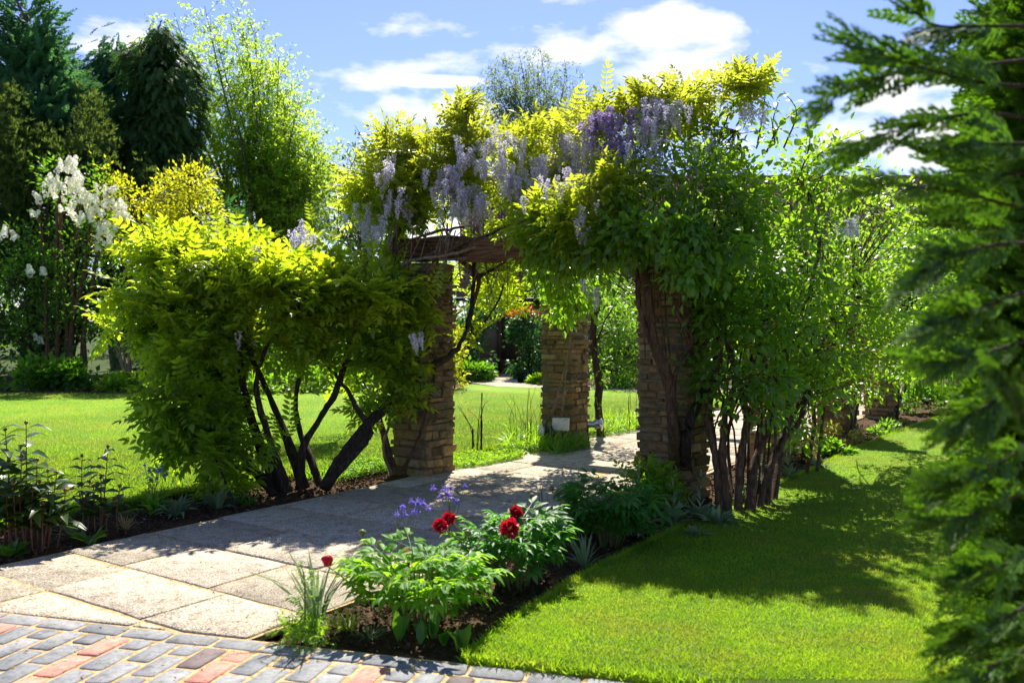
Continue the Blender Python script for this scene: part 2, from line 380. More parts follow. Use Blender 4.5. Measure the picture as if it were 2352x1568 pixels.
def t_peony(k):
    rr = np.random.default_rng(k+90); parts = []
    for (ang, base) in ((0, .5), (.95, .33), (-.95, .33)):
        o = np.array((base, 0, 0.)); d0 = np.array((math.cos(ang), math.sin(ang), 0))
        p = o+d0*.16
        parts.append(([o+(0, .007, 0), p+(0, .005, 0), p-(0, .005, 0), o-(0, .007, 0)], [(0, 1, 2, 3)]))
        for j, a2 in enumerate((-.62, 0, .62)):
            a = ang+a2+rr.normal(0, .08)
            parts.append(ovate(p, (math.cos(a), math.sin(a), rr.normal(-.05, .12)), (.44 if j == 1 else .37)*rr.uniform(.9, 1.1), .33, .14, rr.uniform(.1, .4), wide=.4))
    parts.append(([(0, .011, 0), (.52, .008, 0.01), (.52, -.008, 0.01), (0, -.011, 0)], [(0, 1, 2, 3)]))
    return tmpl(parts)
T_peo = [t_peony(k) for k in range(6)]
def t_frond(k, n=7, fine=3, w=.05, curl=.15):
    rr = np.random.default_rng(k+130); parts = []
    def strip(o, d, L, ww): parts.append(rhomb(o, d, L, ww/L*1.6, .02, rr.uniform(-.05, curl)))
    for i in range(n):
        s = i/n
        for sg in (-1, 1):
            o = np.array((s, 0, -.1*s*s)); L = .42*(1-s*.75)*rr.uniform(.8, 1.15); d = np.array((1., sg*rr.uniform(.3, .62), rr.normal(0, .12)))
            strip(o, d, L, w)
            for j in range(fine):
                q = o+nrm(d)*L*(j+1)/(fine+1.)
                strip(q, np.array((1, sg*(-.25 if j % 2 else .9), rr.normal(0, .15))), L*.45, w*.8)
    strip((0, 0, 0), (1, 0, -.08), 1.05, w)
    return tmpl(parts)
T_fr = [t_frond(k, 5, 1, .07) for k in range(4)]
T_frb = [t_frond(k+5, 8, 2, .038) for k in range(4)]
T_tuft = [tmpl([rhomb((0, 0, 0), (1, R.normal(0, .5), R.normal(0, .5)), R.uniform(.6, 1), .22) for _ in range(5)]) for k in range(4)]
def t_head(k):
    rr = np.random.default_rng(k+400); parts = []
    for i in range(64):
        x = rr.uniform(0, 1)**1.3; a = rr.uniform(0, 6.28); q = .30*(1-x)**.6*rr.uniform(.75, 1.); o = np.array((x, q*math.cos(a), q*math.sin(a)))
        parts.append(rhomb(o, (rr.normal(.2, .5), -math.sin(a), math.cos(a)), .20, 1., .1, 0, (0, math.cos(a), math.sin(a))))
    return tmpl(parts)
T_lilac = [t_head(k) for k in range(3)]
def t_raceme(k, n=62):
    rr = np.random.default_rng(k+300); parts = []
    for i in range(n):
        s = (i+.5)/n; r = .17*(1-s)**.7*rr.uniform(.55, 1.1)+.015; a = rr.uniform(0, 6.28)
        o = np.array((r*math.cos(a), r*math.sin(a), -s)); sz = .135*(1-.5*s)
        out = np.array((math.cos(a), math.sin(a), -.2))
        parts.append(rhomb(o, out+rr.normal(0, .5, 3), sz, .95, .2, .1)); 
        parts.append(rhomb(o, np.array((rr.normal(0, .5), rr.normal(0, .5), 1.)), sz*.9, .9, .2, .1, (1, 0, 0)))
    parts.append(([(-.006, 0, .12), (.006, 0, .12), (.003, 0, -1), (-.003, 0, -1)], [(0, 1, 2, 3)]))
    return tmpl(parts)
T_rac = [t_raceme(k) for k in range(6)]

def basis(f, up):
    f = nrm(f); b = nrm(np.cross(up, f)); n = np.cross(f, b); return f, b, n
def inst_arrays(T, p, f, up, s):
    f, b, n = basis(f, up); k = R.integers(0, len(T), len(p)); Vs = []; Ls = []; Ts = []; off = 0
    s = np.broadcast_to(np.asarray(s, float), (len(p),))
    for i, (V, L, To) in enumerate(T):
        m = k == i; c = m.sum()
        if not c: continue
        q = p[m][:, None]+s[m][:, None, None]*(V[None, :, :1]*f[m][:, None]+V[None, :, 1:2]*b[m][:, None]+V[None, :, 2:]*n[m][:, None])
        Vs.append(q.reshape(-1, 3)); Ls.append((L[None]+(np.arange(c)*len(V)+off)[:, None]).ravel()); Ts.append(np.tile(To, c)); off += c*len(V)
    return np.concatenate(Vs), np.concatenate(Ls), np.concatenate(Ts)
_shared = {}
def shared(T, mat, key):
    k = (key, mat.name)
    if k not in _shared: _shared[k] = [mesh_arrays(key, V, L, To, mat) for V, L, To in T]
    return _shared[k]
def screen(p):
    q = p-np.array((0, 0, 1.5)); return 1176+2054*q[:, 0]/q[:, 1], 745-2054*q[:, 2]/q[:, 1]
def leaves(root, T, mat, p, f, up, s, name='crown', parts=0, key=None, pname='leaf', mid=0.):
    """leaf instances -> up to `parts` single leaf objects (the largest seen) and one joined mesh"""
    if len(p) == 0: return
    s = np.broadcast_to(np.asarray(s, float), (len(p),)).copy()
    if mid: p = p-nrm(f)*s[:, None]*mid
    loc = np.array(root.location)
    keep = np.ones(len(p), bool)
    if parts:
        u, v = screen(p); d = p[:, 1].copy(); d[(u < 0) | (u > 2352) | (v < 0) | (v > 1568)] += 100
        order = np.argsort(d/s)[:parts]; keep[order] = False
        F, B, Nn = basis(f, up); ms_ = shared(T, mat, key)
        for i in order:
            M = Matrix((( *(s[i]*np.array((F[i][0], B[i][0], Nn[i][0]))), p[i][0]-loc[0]), (*(s[i]*np.array((F[i][1], B[i][1], Nn[i][1]))), p[i][1]-loc[1]),
                        (*(s[i]*np.array((F[i][2], B[i][2], Nn[i][2]))), p[i][2]-loc[2]), (0, 0, 0, 1)))
            link(pname, ms_[int(R.integers(len(T)))], root, mat4=M)
    if keep.any():
        V, L, To = inst_arrays(T, p[keep], f[keep], up[keep], s[keep])
        o = link(name, mesh_arrays(name, V-loc, L, To, mat), root)
        if parts: stuff(o)
        return o
def ball(n, shell=.6):
    v = nrm(R.normal(0, 1, (n, 3))); r = R.uniform(0, 1, n)**(1/(3+shell*6)); return v*r[:, None], v
def blobpts(blobs, total, shell=.6, gap=.38):
    """blobs (u, v, Y, ru, rv, rY) in photo measure -> points, outward normals"""
    vol = np.array([b[3]*b[4]*(b[6] if len(b) > 6 else 1) for b in blobs], float); cnt = np.maximum(1, (vol/vol.sum()*total).astype(int)); P = []; O = []
    for b, c in zip(blobs, cnt):
        ctr = at(*b[:3]); k = b[2]/2054; r = np.array((b[3]*k, b[5], b[4]*k)); q, n = ball(c, shell)
        P.append(ctr+q*r); O.append(nrm(n/r))
    P = np.concatenate(P); O = np.concatenate(O)
    if gap and len(P) > 80:
        fr = 20./np.median(P[:, 1]); v = np.array([noise.noise(Vector(tuple(p*fr)))+.4*noise.noise(Vector(tuple(p*fr*2.3))) for p in P])
        k = v > np.quantile(v, gap); P, O = P[k], O[k]
    return P, O
def clusters(P, O, m, spread, outw=.6, upw=.3, rnd=.6, upn=1., upr=.5):
    """m leaves round each cluster centre"""
    n = len(P); p = np.repeat(P, m, 0); o = np.repeat(O, m, 0)
    j = R.normal(0, 1, p.shape); p = p+j*spread*R.uniform(.3, 1, (len(p), 1))
    f = o*outw+np.array((0, 0, upw))+nrm(j)*rnd
    up = np.array((0, 0, upn))+R.normal(0, upr, p.shape)
    return p, f, up
def limbs_to(root, base, targets, r0, r1, mat, name='branch', wob=.15, sides=6, sub=4, parts=True, arch=.15):
    mb = MB()
    for tgt in targets:
        b = np.asarray(base, float)+np.append(R.normal(0, r0*1.2, 2), 0); t_ = np.asarray(tgt, float); L = np.linalg.norm(t_-b)
        pts = [b]
        for s_ in (.3, .6, .82): pts.append(b+(t_-b)*np.array((s_**1.25, s_**1.25, s_**(1-arch)))+R.normal(0, wob*L*.12, 3))
        pts.append(t_)
        if parts: mb = MB()
        mb.tube(pts, [r0, r0*.75, r0*.5, r1*1.5, r1], sides, sub)
        if parts: mb.build(name, mat, root, True)
    if not parts: mb.build(name, mat, root, True)
def twigs(root, P, anchors, r, mat, name='twigs'):
    """thin joined twigs from the nearest anchor points to the cluster centres"""
    mb = MB(); A = np.asarray(anchors)
    for p in P:
        a = A[np.argmin(np.linalg.norm(A-p, axis=1)+R.uniform(0, .2, len(A)))]
        mid = (a+p)/2+R.normal(0, .12*np.linalg.norm(a-p), 3)+np.array((0, 0, -.04))
        mb.tube([a, mid, p], [r*1.6, r, r*.5], 3, 2)
    o = mb.build(name, mat, root); stuff(o); return o

# ================================================================== GROUND
gm = MB(); gm.add([(-400, -60, -.10), (400, -60, -.10), (400, 900, -.10), (-400, 900, -.10)], [(0, 1, 2, 3)])
struct(gm.build('ground', M_ground))
EV = np.array((math.cos(rad(-16)), math.sin(rad(-16)))); NV = np.array((-EV[1], EV[0]))      # brick paving frame
EDGE = 3.725
# ---- brick paving
pave = MB()
def en(e, n, z=0.): p = e*EV+n*NV; return (p[0], p[1], z)
pave.add([en(-7, -2, -.006), en(3.5, -2, -.006), en(3.5, EDGE+.012, -.006), en(-7, EDGE+.012, -.006)], [(0, 1, 2, 3)])
paving = struct(pave.build('brick_paving', M_joint))
def paver_mesh(l, w, h, mat, k, j=.004):
    rr = np.random.default_rng(k); c = .006
    def outline(ins, z):
        pts = []
        for sx, sy in ((-1, -1), (1, -1), (1, 1), (-1, 1)):
            x = sx*(l/2-ins); y = sy*(w/2-ins); o = .012
            pts += [(x-sx*(o if (sx*sy < 0) else 0)*1, y-sy*(0 if (sx*sy < 0) else o), z), (x-sx*(0 if (sx*sy < 0) else o), y-sy*(o if (sx*sy < 0) else 0), z)]
        return np.array(pts)
    a = outline(0, -h); b = outline(0, -c); d = outline(c, 0.)
    jit = rr.normal(0, j, (8, 2)); V = []
    for ring in (a, b, d):
        ring[:, :2] += jit; V.append(ring)
    d[:, 2] += rr.normal(0, .0012, 8)
    V = np.concatenate(V); F = []
    for r0 in (0, 8):
        for i in range(8): F.append((r0+i, r0+(i+1) % 8, r0+8+(i+1) % 8, r0+8+i))
    F.append(tuple(range(16, 24)))
    mb = MB(); mb.add(V, F); return mesh_arrays('paver', V, mb.L, mb.T, mat)
pv = {}
for key, mt in (('g', M_brick_g), ('r', M_brick_r), ('b', M_brick_b)):
    for ln in ('full', 'half'):
        pv[key, ln] = [paver_mesh(.236 if ln == 'full' else .117, .114, .05, mt, k+(7 if ln == 'half' else 0), .0035 if key != 'r' else .0015) for k in range(7)]
def paver(e, n, rot, key, ln):
    p = en(e, n, R.normal(0, .0012)); M = Matrix.Translation(p) @ Matrix.Rotation(rad(-16)+rot+R.normal(0, .012), 4, 'Z') @ Matrix.Rotation(R.normal(0, .008), 4, 'X')
    link('brick', pv[key, ln][int(R.integers(7))], paving, mat4=M)
e = -6.05
while e < 2.6: paver(e+.118, EDGE-.066, 0, 'g', 'full'); e += .2535
for i in range(-24, 29):
    ec = -2.98+.1335*i; red = i % 5 == 0; n = EDGE-.139; first = 'full' if i % 2 == 0 else 'half'; cnt = 0
    while n > 2.55 and cnt < 6:
        ln = first if cnt == 0 else 'full'; l = .236 if ln == 'full' else .117
        key = 'r' if red else ('b' if (i == 4 and cnt == 0) or R.random() < .07 else 'g')
        paver(ec, n-l/2, rad(90), key, ln); n -= l+.018; cnt += 1
# ---- slab path
def clip(poly, nv, d):
    out = []
    for i in range(len(poly)):
        a, b = poly[i], poly[(i+1) % len(poly)]; da = a@nv-d; db = b@nv-d
        if da >= 0: out.append(a)
        if da*db < 0: out.append(a+(b-a)*da/(da-db))
    return out
pth = MB()
q = clip([ac(-1, -5.79)[:2], ac(24, -5.79)[:2], ac(24, -3.43)[:2], ac(-1, -3.43)[:2]], NV, EDGE+.002)
pth.add([(a[0], a[1], -.008) for a in q], [tuple(range(len(q)))[::-1]])
path = struct(pth.build('garden_path', M_joint))
rows = [.28, .88, 1.48, 2.08, 2.68, 3.21, 3.83, 4.44, 5.04, 5.64]
while rows[-1] < 24: rows.append(rows[-1]+.61)
CL, CR = -5.775, -3.44
jn = {3: [-5.0, -4.08], 4: [-5.02, -4.11], 5: [-5.13, -4.285], 6: [-4.96, -4.06], 7: [-5.28, -4.38], 8: [-5.05, -4.2]}
for i in range(len(rows)-1):
    js = jn.get(i, [CL+x for x in ((.62, 1.52), (.9, 1.8), (.35, 1.27), (.75, 1.62))[i % 4]])
    cs = [CL+R.uniform(-.03, .03)]+js+[CR+R.uniform(-.03, .03)]
    for k in range(len(cs)-1):
        g = .014; poly = [ac(rows[i]+g, cs[k]+g)[:2], ac(rows[i+1]-g, cs[k]+g)[:2], ac(rows[i+1]-g, cs[k+1]-g)[:2], ac(rows[i]+g, cs[k+1]-g)[:2]]
        pp = []
        for j in range(4):
            a, b = poly[j], poly[(j+1) % 4]
            for s_ in (0, .25, .5, .75): pp.append(a+(b-a)*s_+R.normal(0, .004, 2))
        poly = clip(pp, NV, EDGE+.02)
        if len(poly) < 3: continue
        poly = np.array(poly); ctr = poly.mean(0); z = R.normal(0, .0025); m = len(poly)
        tilt = R.normal(0, .003, 2)
        ins = poly+nrm(ctr-poly)*.009
        V = [(*(x-ctr), -.05) for x in poly]+[(*(x-ctr), z-.006+(x-ctr)@tilt) for x in poly]+[(*(x-ctr), z+(x-ctr)@tilt) for x in ins]
        F = []
        for r0 in (0, m):
            for j in range(m): F.append((r0+j, r0+m+j, r0+m+(j+1) % m, r0+(j+1) % m))
        F.append(tuple(range(2*m, 3*m))[::-1])
        mb = MB(); mb.add(V, F); link('slab', mesh_arrays('slab', np.array(V), mb.L, mb.T, M_slab), path, loc=(ctr[0], ctr[1], 0))
# ---- far paving in front of the house
fp = MB(); fpp = [gr(1060, 877), gr(1079, 879.5), gr(1142, 888), gr(1249, 891), gr(1466, 899), gr(1640, 903), gr(1800, 905), gr(2330, 905), gr(2330, 880), gr(1249, 886), gr(1190, 880), gr(1184, 859), gr(1136, 859), gr(1120, 868)]
fp.add([(a[0], a[1], .012) for a in fpp], [tuple(range(len(fpp)))[::-1]])
fpo = struct(fp.build('house_paving', M_slab))
fp = MB(); fpp2 = [(7.5, 14.75), (16, 14.4), (16, 15.6), (8.4, 16.1)]
fp.add([(a[0], a[1], .012) for a in fpp2], [tuple(range(4))]); struct(fp.build('side_path', M_slab))
# ---- soil beds
def nz_at(P, sc, seed=0): return np.array([noise.fractal(Vector((p[0]*sc+seed, p[1]*sc, seed)), .9, 2., 5) for p in P])
def soil(name, poly, step, z0=-.035, amp=.035):
    poly = np.array(poly)[:, :2]; x0, y0 = poly.min(0); x1, y1 = poly.max(0)
    xs = np.arange(x0, x1+step, step); ys = np.arange(y0, y1+step, step); X, Y = np.meshgrid(xs, ys); P = np.stack([X.ravel(), Y.ravel()], 1)
    Z = z0+amp*nz_at(P, 7)+amp*.6*nz_at(P, 23, 5); nx = len(xs)
    C = P.reshape(len(ys), nx, 2); ctr = (C[:-1, :-1]+C[1:, 1:])/2; ok = inside(poly, ctr.reshape(-1, 2)).reshape(ctr.shape[:2])
    ii, jj = np.nonzero(ok); a = ii*nx+jj; F = np.stack([a, a+1, a+nx+1, a+nx], 1)
    us, inv = np.unique(F, return_inverse=True); V = np.column_stack([P, Z])[us]
    return struct(link(name, mesh_arrays(name, V, inv.ravel(), np.full(len(F), 4), M_soil, True)))
def acp(L): return [ac(a, c)[:2] for a, c in L]
bedR = acp([(2.75, -3.41), (3.12, -2.2), (4.56, -2.5), (8, -2.45), (14, -2.35), (20, -1.9), (20, -3.43), (2.75, -3.43)])
bedR[0] = np.array((-1.22, 4.25)); bedR[1] = np.array((-.1, 3.93))
bedL = acp([(-1, -5.78), (24, -5.78), (24, -6.35), (8, -6.4), (6.4, -6.9), (-1, -7.0)])
soil('flower_bed', bedR, .035); soil('flower_bed', bedL, .045)
bedF = [(-24, 19.0), (-1.0, 19.0), (-.9, 20.6), (-.35, 22.4), (-.4, 27.3), (-24, 27.3)]
soil('mulched_bed', bedF, .25, -.02, .05)
bedH = [(.3, 23.2), (1, 21.2), (24, 20.8), (24, 27.3), (.3, 27.3)]
soil('mulched_bed', bedH, .3, -.02, .05)
def clods(name, poly, n, smin, smax, zb=-.01):
    poly = np.array(poly)[:, :2]; lo, hi = poly.min(0), poly.max(0); P = R.uniform(lo, hi, (n*4, 2)); P = P[inside(poly, P)][:n]
    ico = np.array([(0, 0, 1), (.9, 0, .2), (.28, .85, .2), (-.73, .53, .3), (-.73, -.53, .1), (.28, -.85, .2), (0, 0, -.6)])
    F = [(0, 1, 2), (0, 2, 3), (0, 3, 4), (0, 4, 5), (0, 5, 1), (6, 2, 1), (6, 3, 2), (6, 4, 3), (6, 5, 4), (6, 1, 5)]
    Ts = []
    for k in range(5): Ts.append((ico*R.uniform(.6, 1.2, ico.shape), np.array(F).ravel(), np.full(10, 3)))
    n = len(P); p = np.column_stack([P, np.full(n, zb)]); s_ = smin*(smax/smin)**(R.uniform(0, 1, n)**2.2)
    V, L, To = inst_arrays(Ts, p, R.normal(0, 1, (n, 3)), R.normal(0, .3, (n, 3))+(0, 0, 1), s_)
    stuff(link(name, mesh_arrays(name, V, L, To, M_soil)))
clods('soil_clods', acp([(2.9, -3.3), (3.3, -2.35), (4.5, -2.55), (6.5, -2.6), (6.5, -3.4), (3.2, -3.4)]), 5200, .005, .022)
clods('soil_clods', acp([(2, -5.8), (7, -5.8), (7, -6.8), (2, -6.8)]), 4000, .006, .022)
clods('soil_clods', acp([(6.5, -3.4), (14, -3.4), (14, -2.6), (6.5, -2.6)]), 2500, .008, .03)
clods('bark_mulch', [(-14, 19.0), (-1, 19.0), (-1, 20.2), (-14, 20.2)], 4000, .02, .07)
# ---- lawns
LR = [ac(a, c)[:2] for a, c in ((3.19, -2.43), (3.7, -2.51), (4.56, -2.62), (5.85, -2.65), (7.02, -2.66), (8.7, -2.6), (11.7, -2.58), (14.1, -2.48), (16.0, -2.35), (17., -2.0))]
LR[0] = np.array((-.215, 3.955))
LR = LR+[np.array((8.6, 14.7)), np.array((16, 14.35)), np.array(en(16, EDGE+.005)[:2])]
LR[-1] = np.array((12., 3.725/NV[1]-12*NV[0]/NV[1]+.01))
LL = [ac(a, c)[:2] for a, c in ((-3, -6.85), (2, -6.78), (4.4, -6.82), (5.6, -6.75), (6.5, -6.62), (7.3, -6.35), (8, -6.22), (9, -6.1), (11.4, -6.0), (15, -6.0), (19, -6.0))]
LL = LL+[np.array(gr(1640, 905)[:2]), np.array(gr(1466, 901)[:2]), np.array(gr(1249, 892)[:2]), np.array(gr(1142, 889)[:2]), np.array(gr(1085, 884)[:2]), np.array(gr(1060, 890)[:2]), np.array(gr(1040, 898)[:2]), np.array((-1.6, 19.4)), np.array((-4, 19.2)), np.array((-24, 19.3)), np.array((-24, -3))]
def lawn(poly):
    m = len(poly); wv = [(p[0], p[1], .022) for p in poly]+[(p[0], p[1], -.09) for p in poly]
    F = [tuple(range(m))]+[(j, j+m, (j+1) % m+m, (j+1) % m) for j in range(m)]
    mb = MB(); mb.add(wv, F); mb.L = mb.L; o = mb.build('lawn', M_lawn); return struct(o)
lawn(LR); lawn(LL)
T_bl = [tmpl([([(0, -.075, 0), (0, .075, 0), (.55, .045, -.03*k), (1, 0, -.12*k), (.55, -.045, -.03*k)], [(0, 1, 2, 4), (4, 2, 3)])]) for k in (1, 3, 5)]
T_bl1 = [tmpl([([(0, -.08, 0), (0, .08, 0), (1, 0, -.1*k)], [(0, 1, 2)])]) for k in (1, 3, 5)]
def grass(poly, n, ymin, ymax, pw, hmin, hmax, xr, T=T_bl1, name='grass', zb=.018, wide=1.):
    poly = np.array(poly)[:, :2]; y = (ymin**(1-pw)+R.uniform(0, 1, n)*(ymax**(1-pw)-ymin**(1-pw)))**(1/(1-pw)); x = R.uniform(xr[0], xr[1], n)*y
    P = np.column_stack([x, y]); P = P[inside(poly, P)]; m = len(P); yy = P[:, 1]
    p = np.column_stack([P, np.full(m, zb)]); h = R.uniform(hmin, hmax, m)*(1+.025*yy)
    f = np.array((0, 0, 1.))+R.normal(0, .45, (m, 3)); up = R.normal(0, 1, (m, 3))
    V, L, To = inst_arrays(T, p, f, up, h)
    return stuff(link(name, mesh_arrays(name, V, L, To, L_grass)))
grass(LR, 420000, 3.7, 17, 1.45, .012, .026, (-.12, .72))
grass(LL, 230000, 6, 19.5, 1.5, .018, .034, (-.62, .3))
def fringe(poly, i0, i1, n, ln):
    P = np.array(poly)[i0:i1+1]; seg = np.linalg.norm(np.diff(P, axis=0), axis=1); k = R.choice(len(seg), n, p=seg/seg.sum()); t = R.uniform(0, 1, n)[:, None]
    q = P[k]+(P[k+1]-P[k])*t; d = nrm(P[k+1]-P[k]); out = np.column_stack([-d[:, 1], d[:, 0]])
    q = q+R.normal(0, .012, q.shape)
    p = np.column_stack([q, np.full(n, .0)+R.uniform(-.01, .02, n)]); f = np.column_stack([out*R.uniform(-.6, .9, (n, 1)), np.full(n, .8)])+R.normal(0, .35, (n, 3))
    V, L, To = inst_arrays(T_bl, p, f, R.normal(0, 1, (n, 3)), R.uniform(.4, 1, n)*ln)
    stuff(link('grass_fringe', mesh_arrays('grass_fringe', V, L, To, L_grass)))
fringe(LR, 0, 9, 20000, .048); fringe(LL, 0, 11, 14000, .10)
P2 = np.array([LR[-1], LR[0]]); fringe(list(P2), 0, 1, 9000, .055)
# clover and daisies in the near lawn
n = 1900; c0 = np.array([gr(1420, 1535)[:2], gr(1560, 1500)[:2], gr(1800, 1440)[:2], gr(1650, 1540)[:2], gr(2000, 1400)[:2]])
q = np.where(R.random((n, 1)) < .6, c0[R.integers(0, 5, n)]+R.normal(0, .25, (n, 2)), R.uniform((-.1, 3.9), (3.4, 8), (n, 2))); q = q[inside(LR, q)]; n = len(q)
V, L, To = inst_arrays(T_tri, np.column_stack([q, np.full(n, .035)]), R.normal(0, 1, (n, 3))*(1, 1, .1), R.normal(0, .15, (n, 3))+(0, 0, 1), R.uniform(.008, .018, n))
stuff(link('clover', mesh_arrays('clover', V, L, To, L_silver)))

# fallen bits on path and soil
q = np.concatenate([R.uniform((-2.8, 4.3), (2.5, 11), (700, 2)), R.uniform((-2.5, 3.2), (.6, 4.2), (90, 2))]); ca = q@CX; q = q[(ca > -5.9) & (ca < -2.5)]; n = len(q)
V, L, To = inst_arrays(T_rh, np.column_stack([q, np.full(n, .008)]), R.normal(0, 1, (n, 3))*(1, 1, .1), R.normal(0, .3, (n, 3))+(0, 0, 1), R.uniform(.008, .028, n))
stuff(link('fallen_leaves', mesh_arrays('fallen_leaves', V, L, To, L_dry)))
n = 60; q = np.array([gr(u_, v_)[:2] for u_, v_ in zip(R.uniform(150, 900, n), R.uniform(1130, 1300, n))]); V, L, To = inst_arrays(T_rh, np.column_stack([q, np.full(n, .008)]), R.normal(0, 1, (n, 3))*(1, 1, .1), R.normal(0, .3, (n, 3))+(0, 0, 1), R.uniform(.01, .022, n))
stuff(link('fallen_petals', mesh_arrays('fallen_petals', V, L, To, P_lil)))
# moss and seedlings in the paving joints
mp_ = []
for i in range(26):
    c = np.array(en(R.uniform(-3.6, .2), R.uniform(2.9, EDGE))); mp_.append(np.column_stack([c[0]+R.normal(0, .02, 14), c[1]+R.normal(0, .008, 14), np.full(14, .002)]))
mp_ = np.concatenate(mp_); n = len(mp_); V, L, To = inst_arrays(T_rh, mp_, R.normal(0, 1, (n, 3))+(0, 0, .6), R.normal(0, 1, (n, 3)), R.uniform(.004, .010, n)); stuff(link('joint_moss', mesh_arrays('joint_moss', V, L, To, L_mid)))

# ================================================================== HOUSE
M_wall = surf('house rubble wall', lambda t: (t.ramp(t.noise(3, 7, .7, pos(t)), [(.3, (.14, .10, .06)), (.7, (.30, .23, .15))]), t.noise(9, 6, .7, pos(t)), .8, .05), .95)
def f_tile(t):
    oi = t.n('ShaderNodeNewGeometry').outputs['Random Per Island']; ob = t.n('ShaderNodeObjectInfo').outputs['Random']; r_ = t.math('FRACT', t.math('ADD', oi, ob))
    c = t.ramp(r_, [(0, (.10, .06, .045)), (.5, (.19, .115, .08)), (1, (.26, .17, .12))]); c = t.mix(.7, c, t.ramp(t.noise(2.2, 6, .7, pos(t)), [(.4, (.5, .5, .45)), (.6, (1.2, 1.2, 1.15))]), 'MULTIPLY'); return c, t.noise(20, 4, .6, pos(t)), .5, .01
M_tile = surf('old clay tile', f_tile, .9)
M_door = surf('dark stained door', lambda t: (t.ramp(t.noise(8, 4, .6, pos(t)), [(.3, (.06, .025, .015)), (.7, (.13, .06, .035))]), None, 0, 0), .5, .4)
M_glass = surf('dark door glass', lambda t: ((.015, .02, .022), None, 0, 0), .06, .6)
M_dkmetal = surf('black metal', lambda t: ((.02, .02, .022), None, 0, 0), .5, .4)
YH = 27.6
house = thing('house', 'long low stone house with brown tiled roof, half hidden behind the garden shrubs', 'house', (9, YH, 0))
xl, xr_, dl, dr = -1.4, 19.0, at(1142, 0, YH)[0], at(1188, 0, YH)[0]
mb = MB(); mb.box((xl, YH, 0), (dl, YH+.4, 2.35)); mb.box((dr, YH, 0), (xr_, YH+.4, 2.35)); mb.box((dl, YH, 2.02), (dr, YH+.4, 2.35)); mb.box((xl, YH+.4, 0), (xr_, YH+8, 2.3)); mb.build('wall', M_wall, house)
mb = MB(); rz = 6.75; ye, yr = YH-.45, YH+4.0; z_e = 2.3
mb.add([(xl-.3, ye, z_e), (xr_, ye, z_e), (xr_, yr, rz), (xl-.3, yr, rz), (xl-.3, YH+8.4, z_e), (xr_, YH+8.4, z_e)], [(0, 1, 2, 3), (3, 2, 5, 4), (0, 3, 4), (1, 5, 2)])
roof = mb.build('roof', M_tile, house)
mb = MB()
mb.tube([(xl-.3, yr, rz+.03), (xr_, yr, rz+.03)], .11, 8, 40); rd = mb.build('ridge', M_tile, roof)
sl = nrm(np.array((0, yr-ye, rz-z_e))); nn = np.array((0, -sl[2], sl[1])); tw, tg = .20, .16; Ls = math.hypot(yr-ye, rz-z_e)
tile_me = None; TV = np.array([(-.094, 0, .03), (.094, 0, .03), (.094, .2, .012), (-.094, .2, .012), (-.094, 0, .012), (.094, 0, .012)]); TL = [(0, 1, 2, 3), (4, 5, 1, 0)]
mbt = MB(); mbt.add(TV, TL); tile_me = mesh_arrays('tile', TV, mbt.L, mbt.T, M_tile)
Pj = []; 
for j in range(int(Ls/tg)):
    for i in range(int((xr_-xl)/tw)): Pj.append((xl-.3+(i+.5+(j % 2)*.5)*tw, j*tg))
Pj = np.array(Pj); TP = np.array([(0, ye, z_e)])+np.column_stack([Pj[:, 0], Pj[:, 1]*sl[1], Pj[:, 1]*sl[2]])
u, v = screen(TP); vis = ((u > 1085) & (u < 1210) & (v > 600) & (v < 690)) | ((u > 2040) & (u < 2230) & (v > 400) & (v < 470))
idx = np.nonzero(vis)[0]; idx = idx[:290]
cp = R.normal(0, .006, len(TP))
for i in idx:
    M = Matrix(((1, 0, 0, TP[i][0]-9), (0, sl[1], nn[1], TP[i][1]-YH+nn[1]*cp[i]), (0, sl[2], nn[2], TP[i][2]+nn[2]*cp[i]), (0, 0, 0, 1))); link('tile', tile_me, roof, mat4=M)
rest = np.setdiff1d(np.arange(len(TP)), idx); Vt = TP[rest][:, None]+TV[None, :, :1]*np.array((1, 0, 0))+TV[None, :, 1:2]*sl+(TV[None, :, 2:]+cp[rest][:, None, None])*nn
Lt = (np.array(TL).ravel()[None]+(np.arange(len(rest))*6)[:, None]).ravel()
stuff(link('tiles', mesh_arrays('tiles', Vt.reshape(-1, 3)-np.array((9, YH, 0)), Lt, np.full(len(rest)*2, 4), M_tile), roof))
mb = MB(); mb.tube([(xl-.3, ye-.05, 2.26), (xr_, ye-.05, 2.26)], .055, 8, 4); mb.build('gutter', M_dkmetal, house)
mb = MB(); mb.box((dl, YH-.02, 0), (dl+.13, YH+.1, 2.02)); mb.box((dr-.10, YH-.02, 0), (dr, YH+.1, 2.02)); mb.box((dl+.13, YH-.02, 0), (dr-.1, YH+.1, .42)); mb.box((dl+.13, YH-.02, 1.9), (dr-.1, YH+.1, 2.02))
door = mb.build('door', M_door, house)
mb = MB(); mb.box((dl+.13, YH+.03, .42), (dr-.1, YH+.05, 1.9)); mb.build('pane', M_glass, door)
mb = MB(); mb.box((dl+.155, YH-.05, 1.0), (dl+.175, YH-.02, 1.16)); mb.build('handle', M_dkmetal, door)
camf = thing('fallen_petals', 'pink camellia petals dropped on the paving by the glazed door', 'petals', gr(1125, 867))
for (u_, v_) in ((1109, 868), (1119, 866), (1140, 863), (1146, 863.5), (1128, 866)):
    P = gr(u_, v_)+R.normal(0, .04, (5, 3))*(1, 1, 0)+(0, 0, .03)
    V, L, To = inst_arrays(T_ov, P, R.normal(0, 1, (5, 3)), R.normal(0, .5, (5, 3))+(0, 0, 1), np.full(5, .09)); link('petal', mesh_arrays('petal', V-np.array(camf.location), L, To, P_pink), camf)

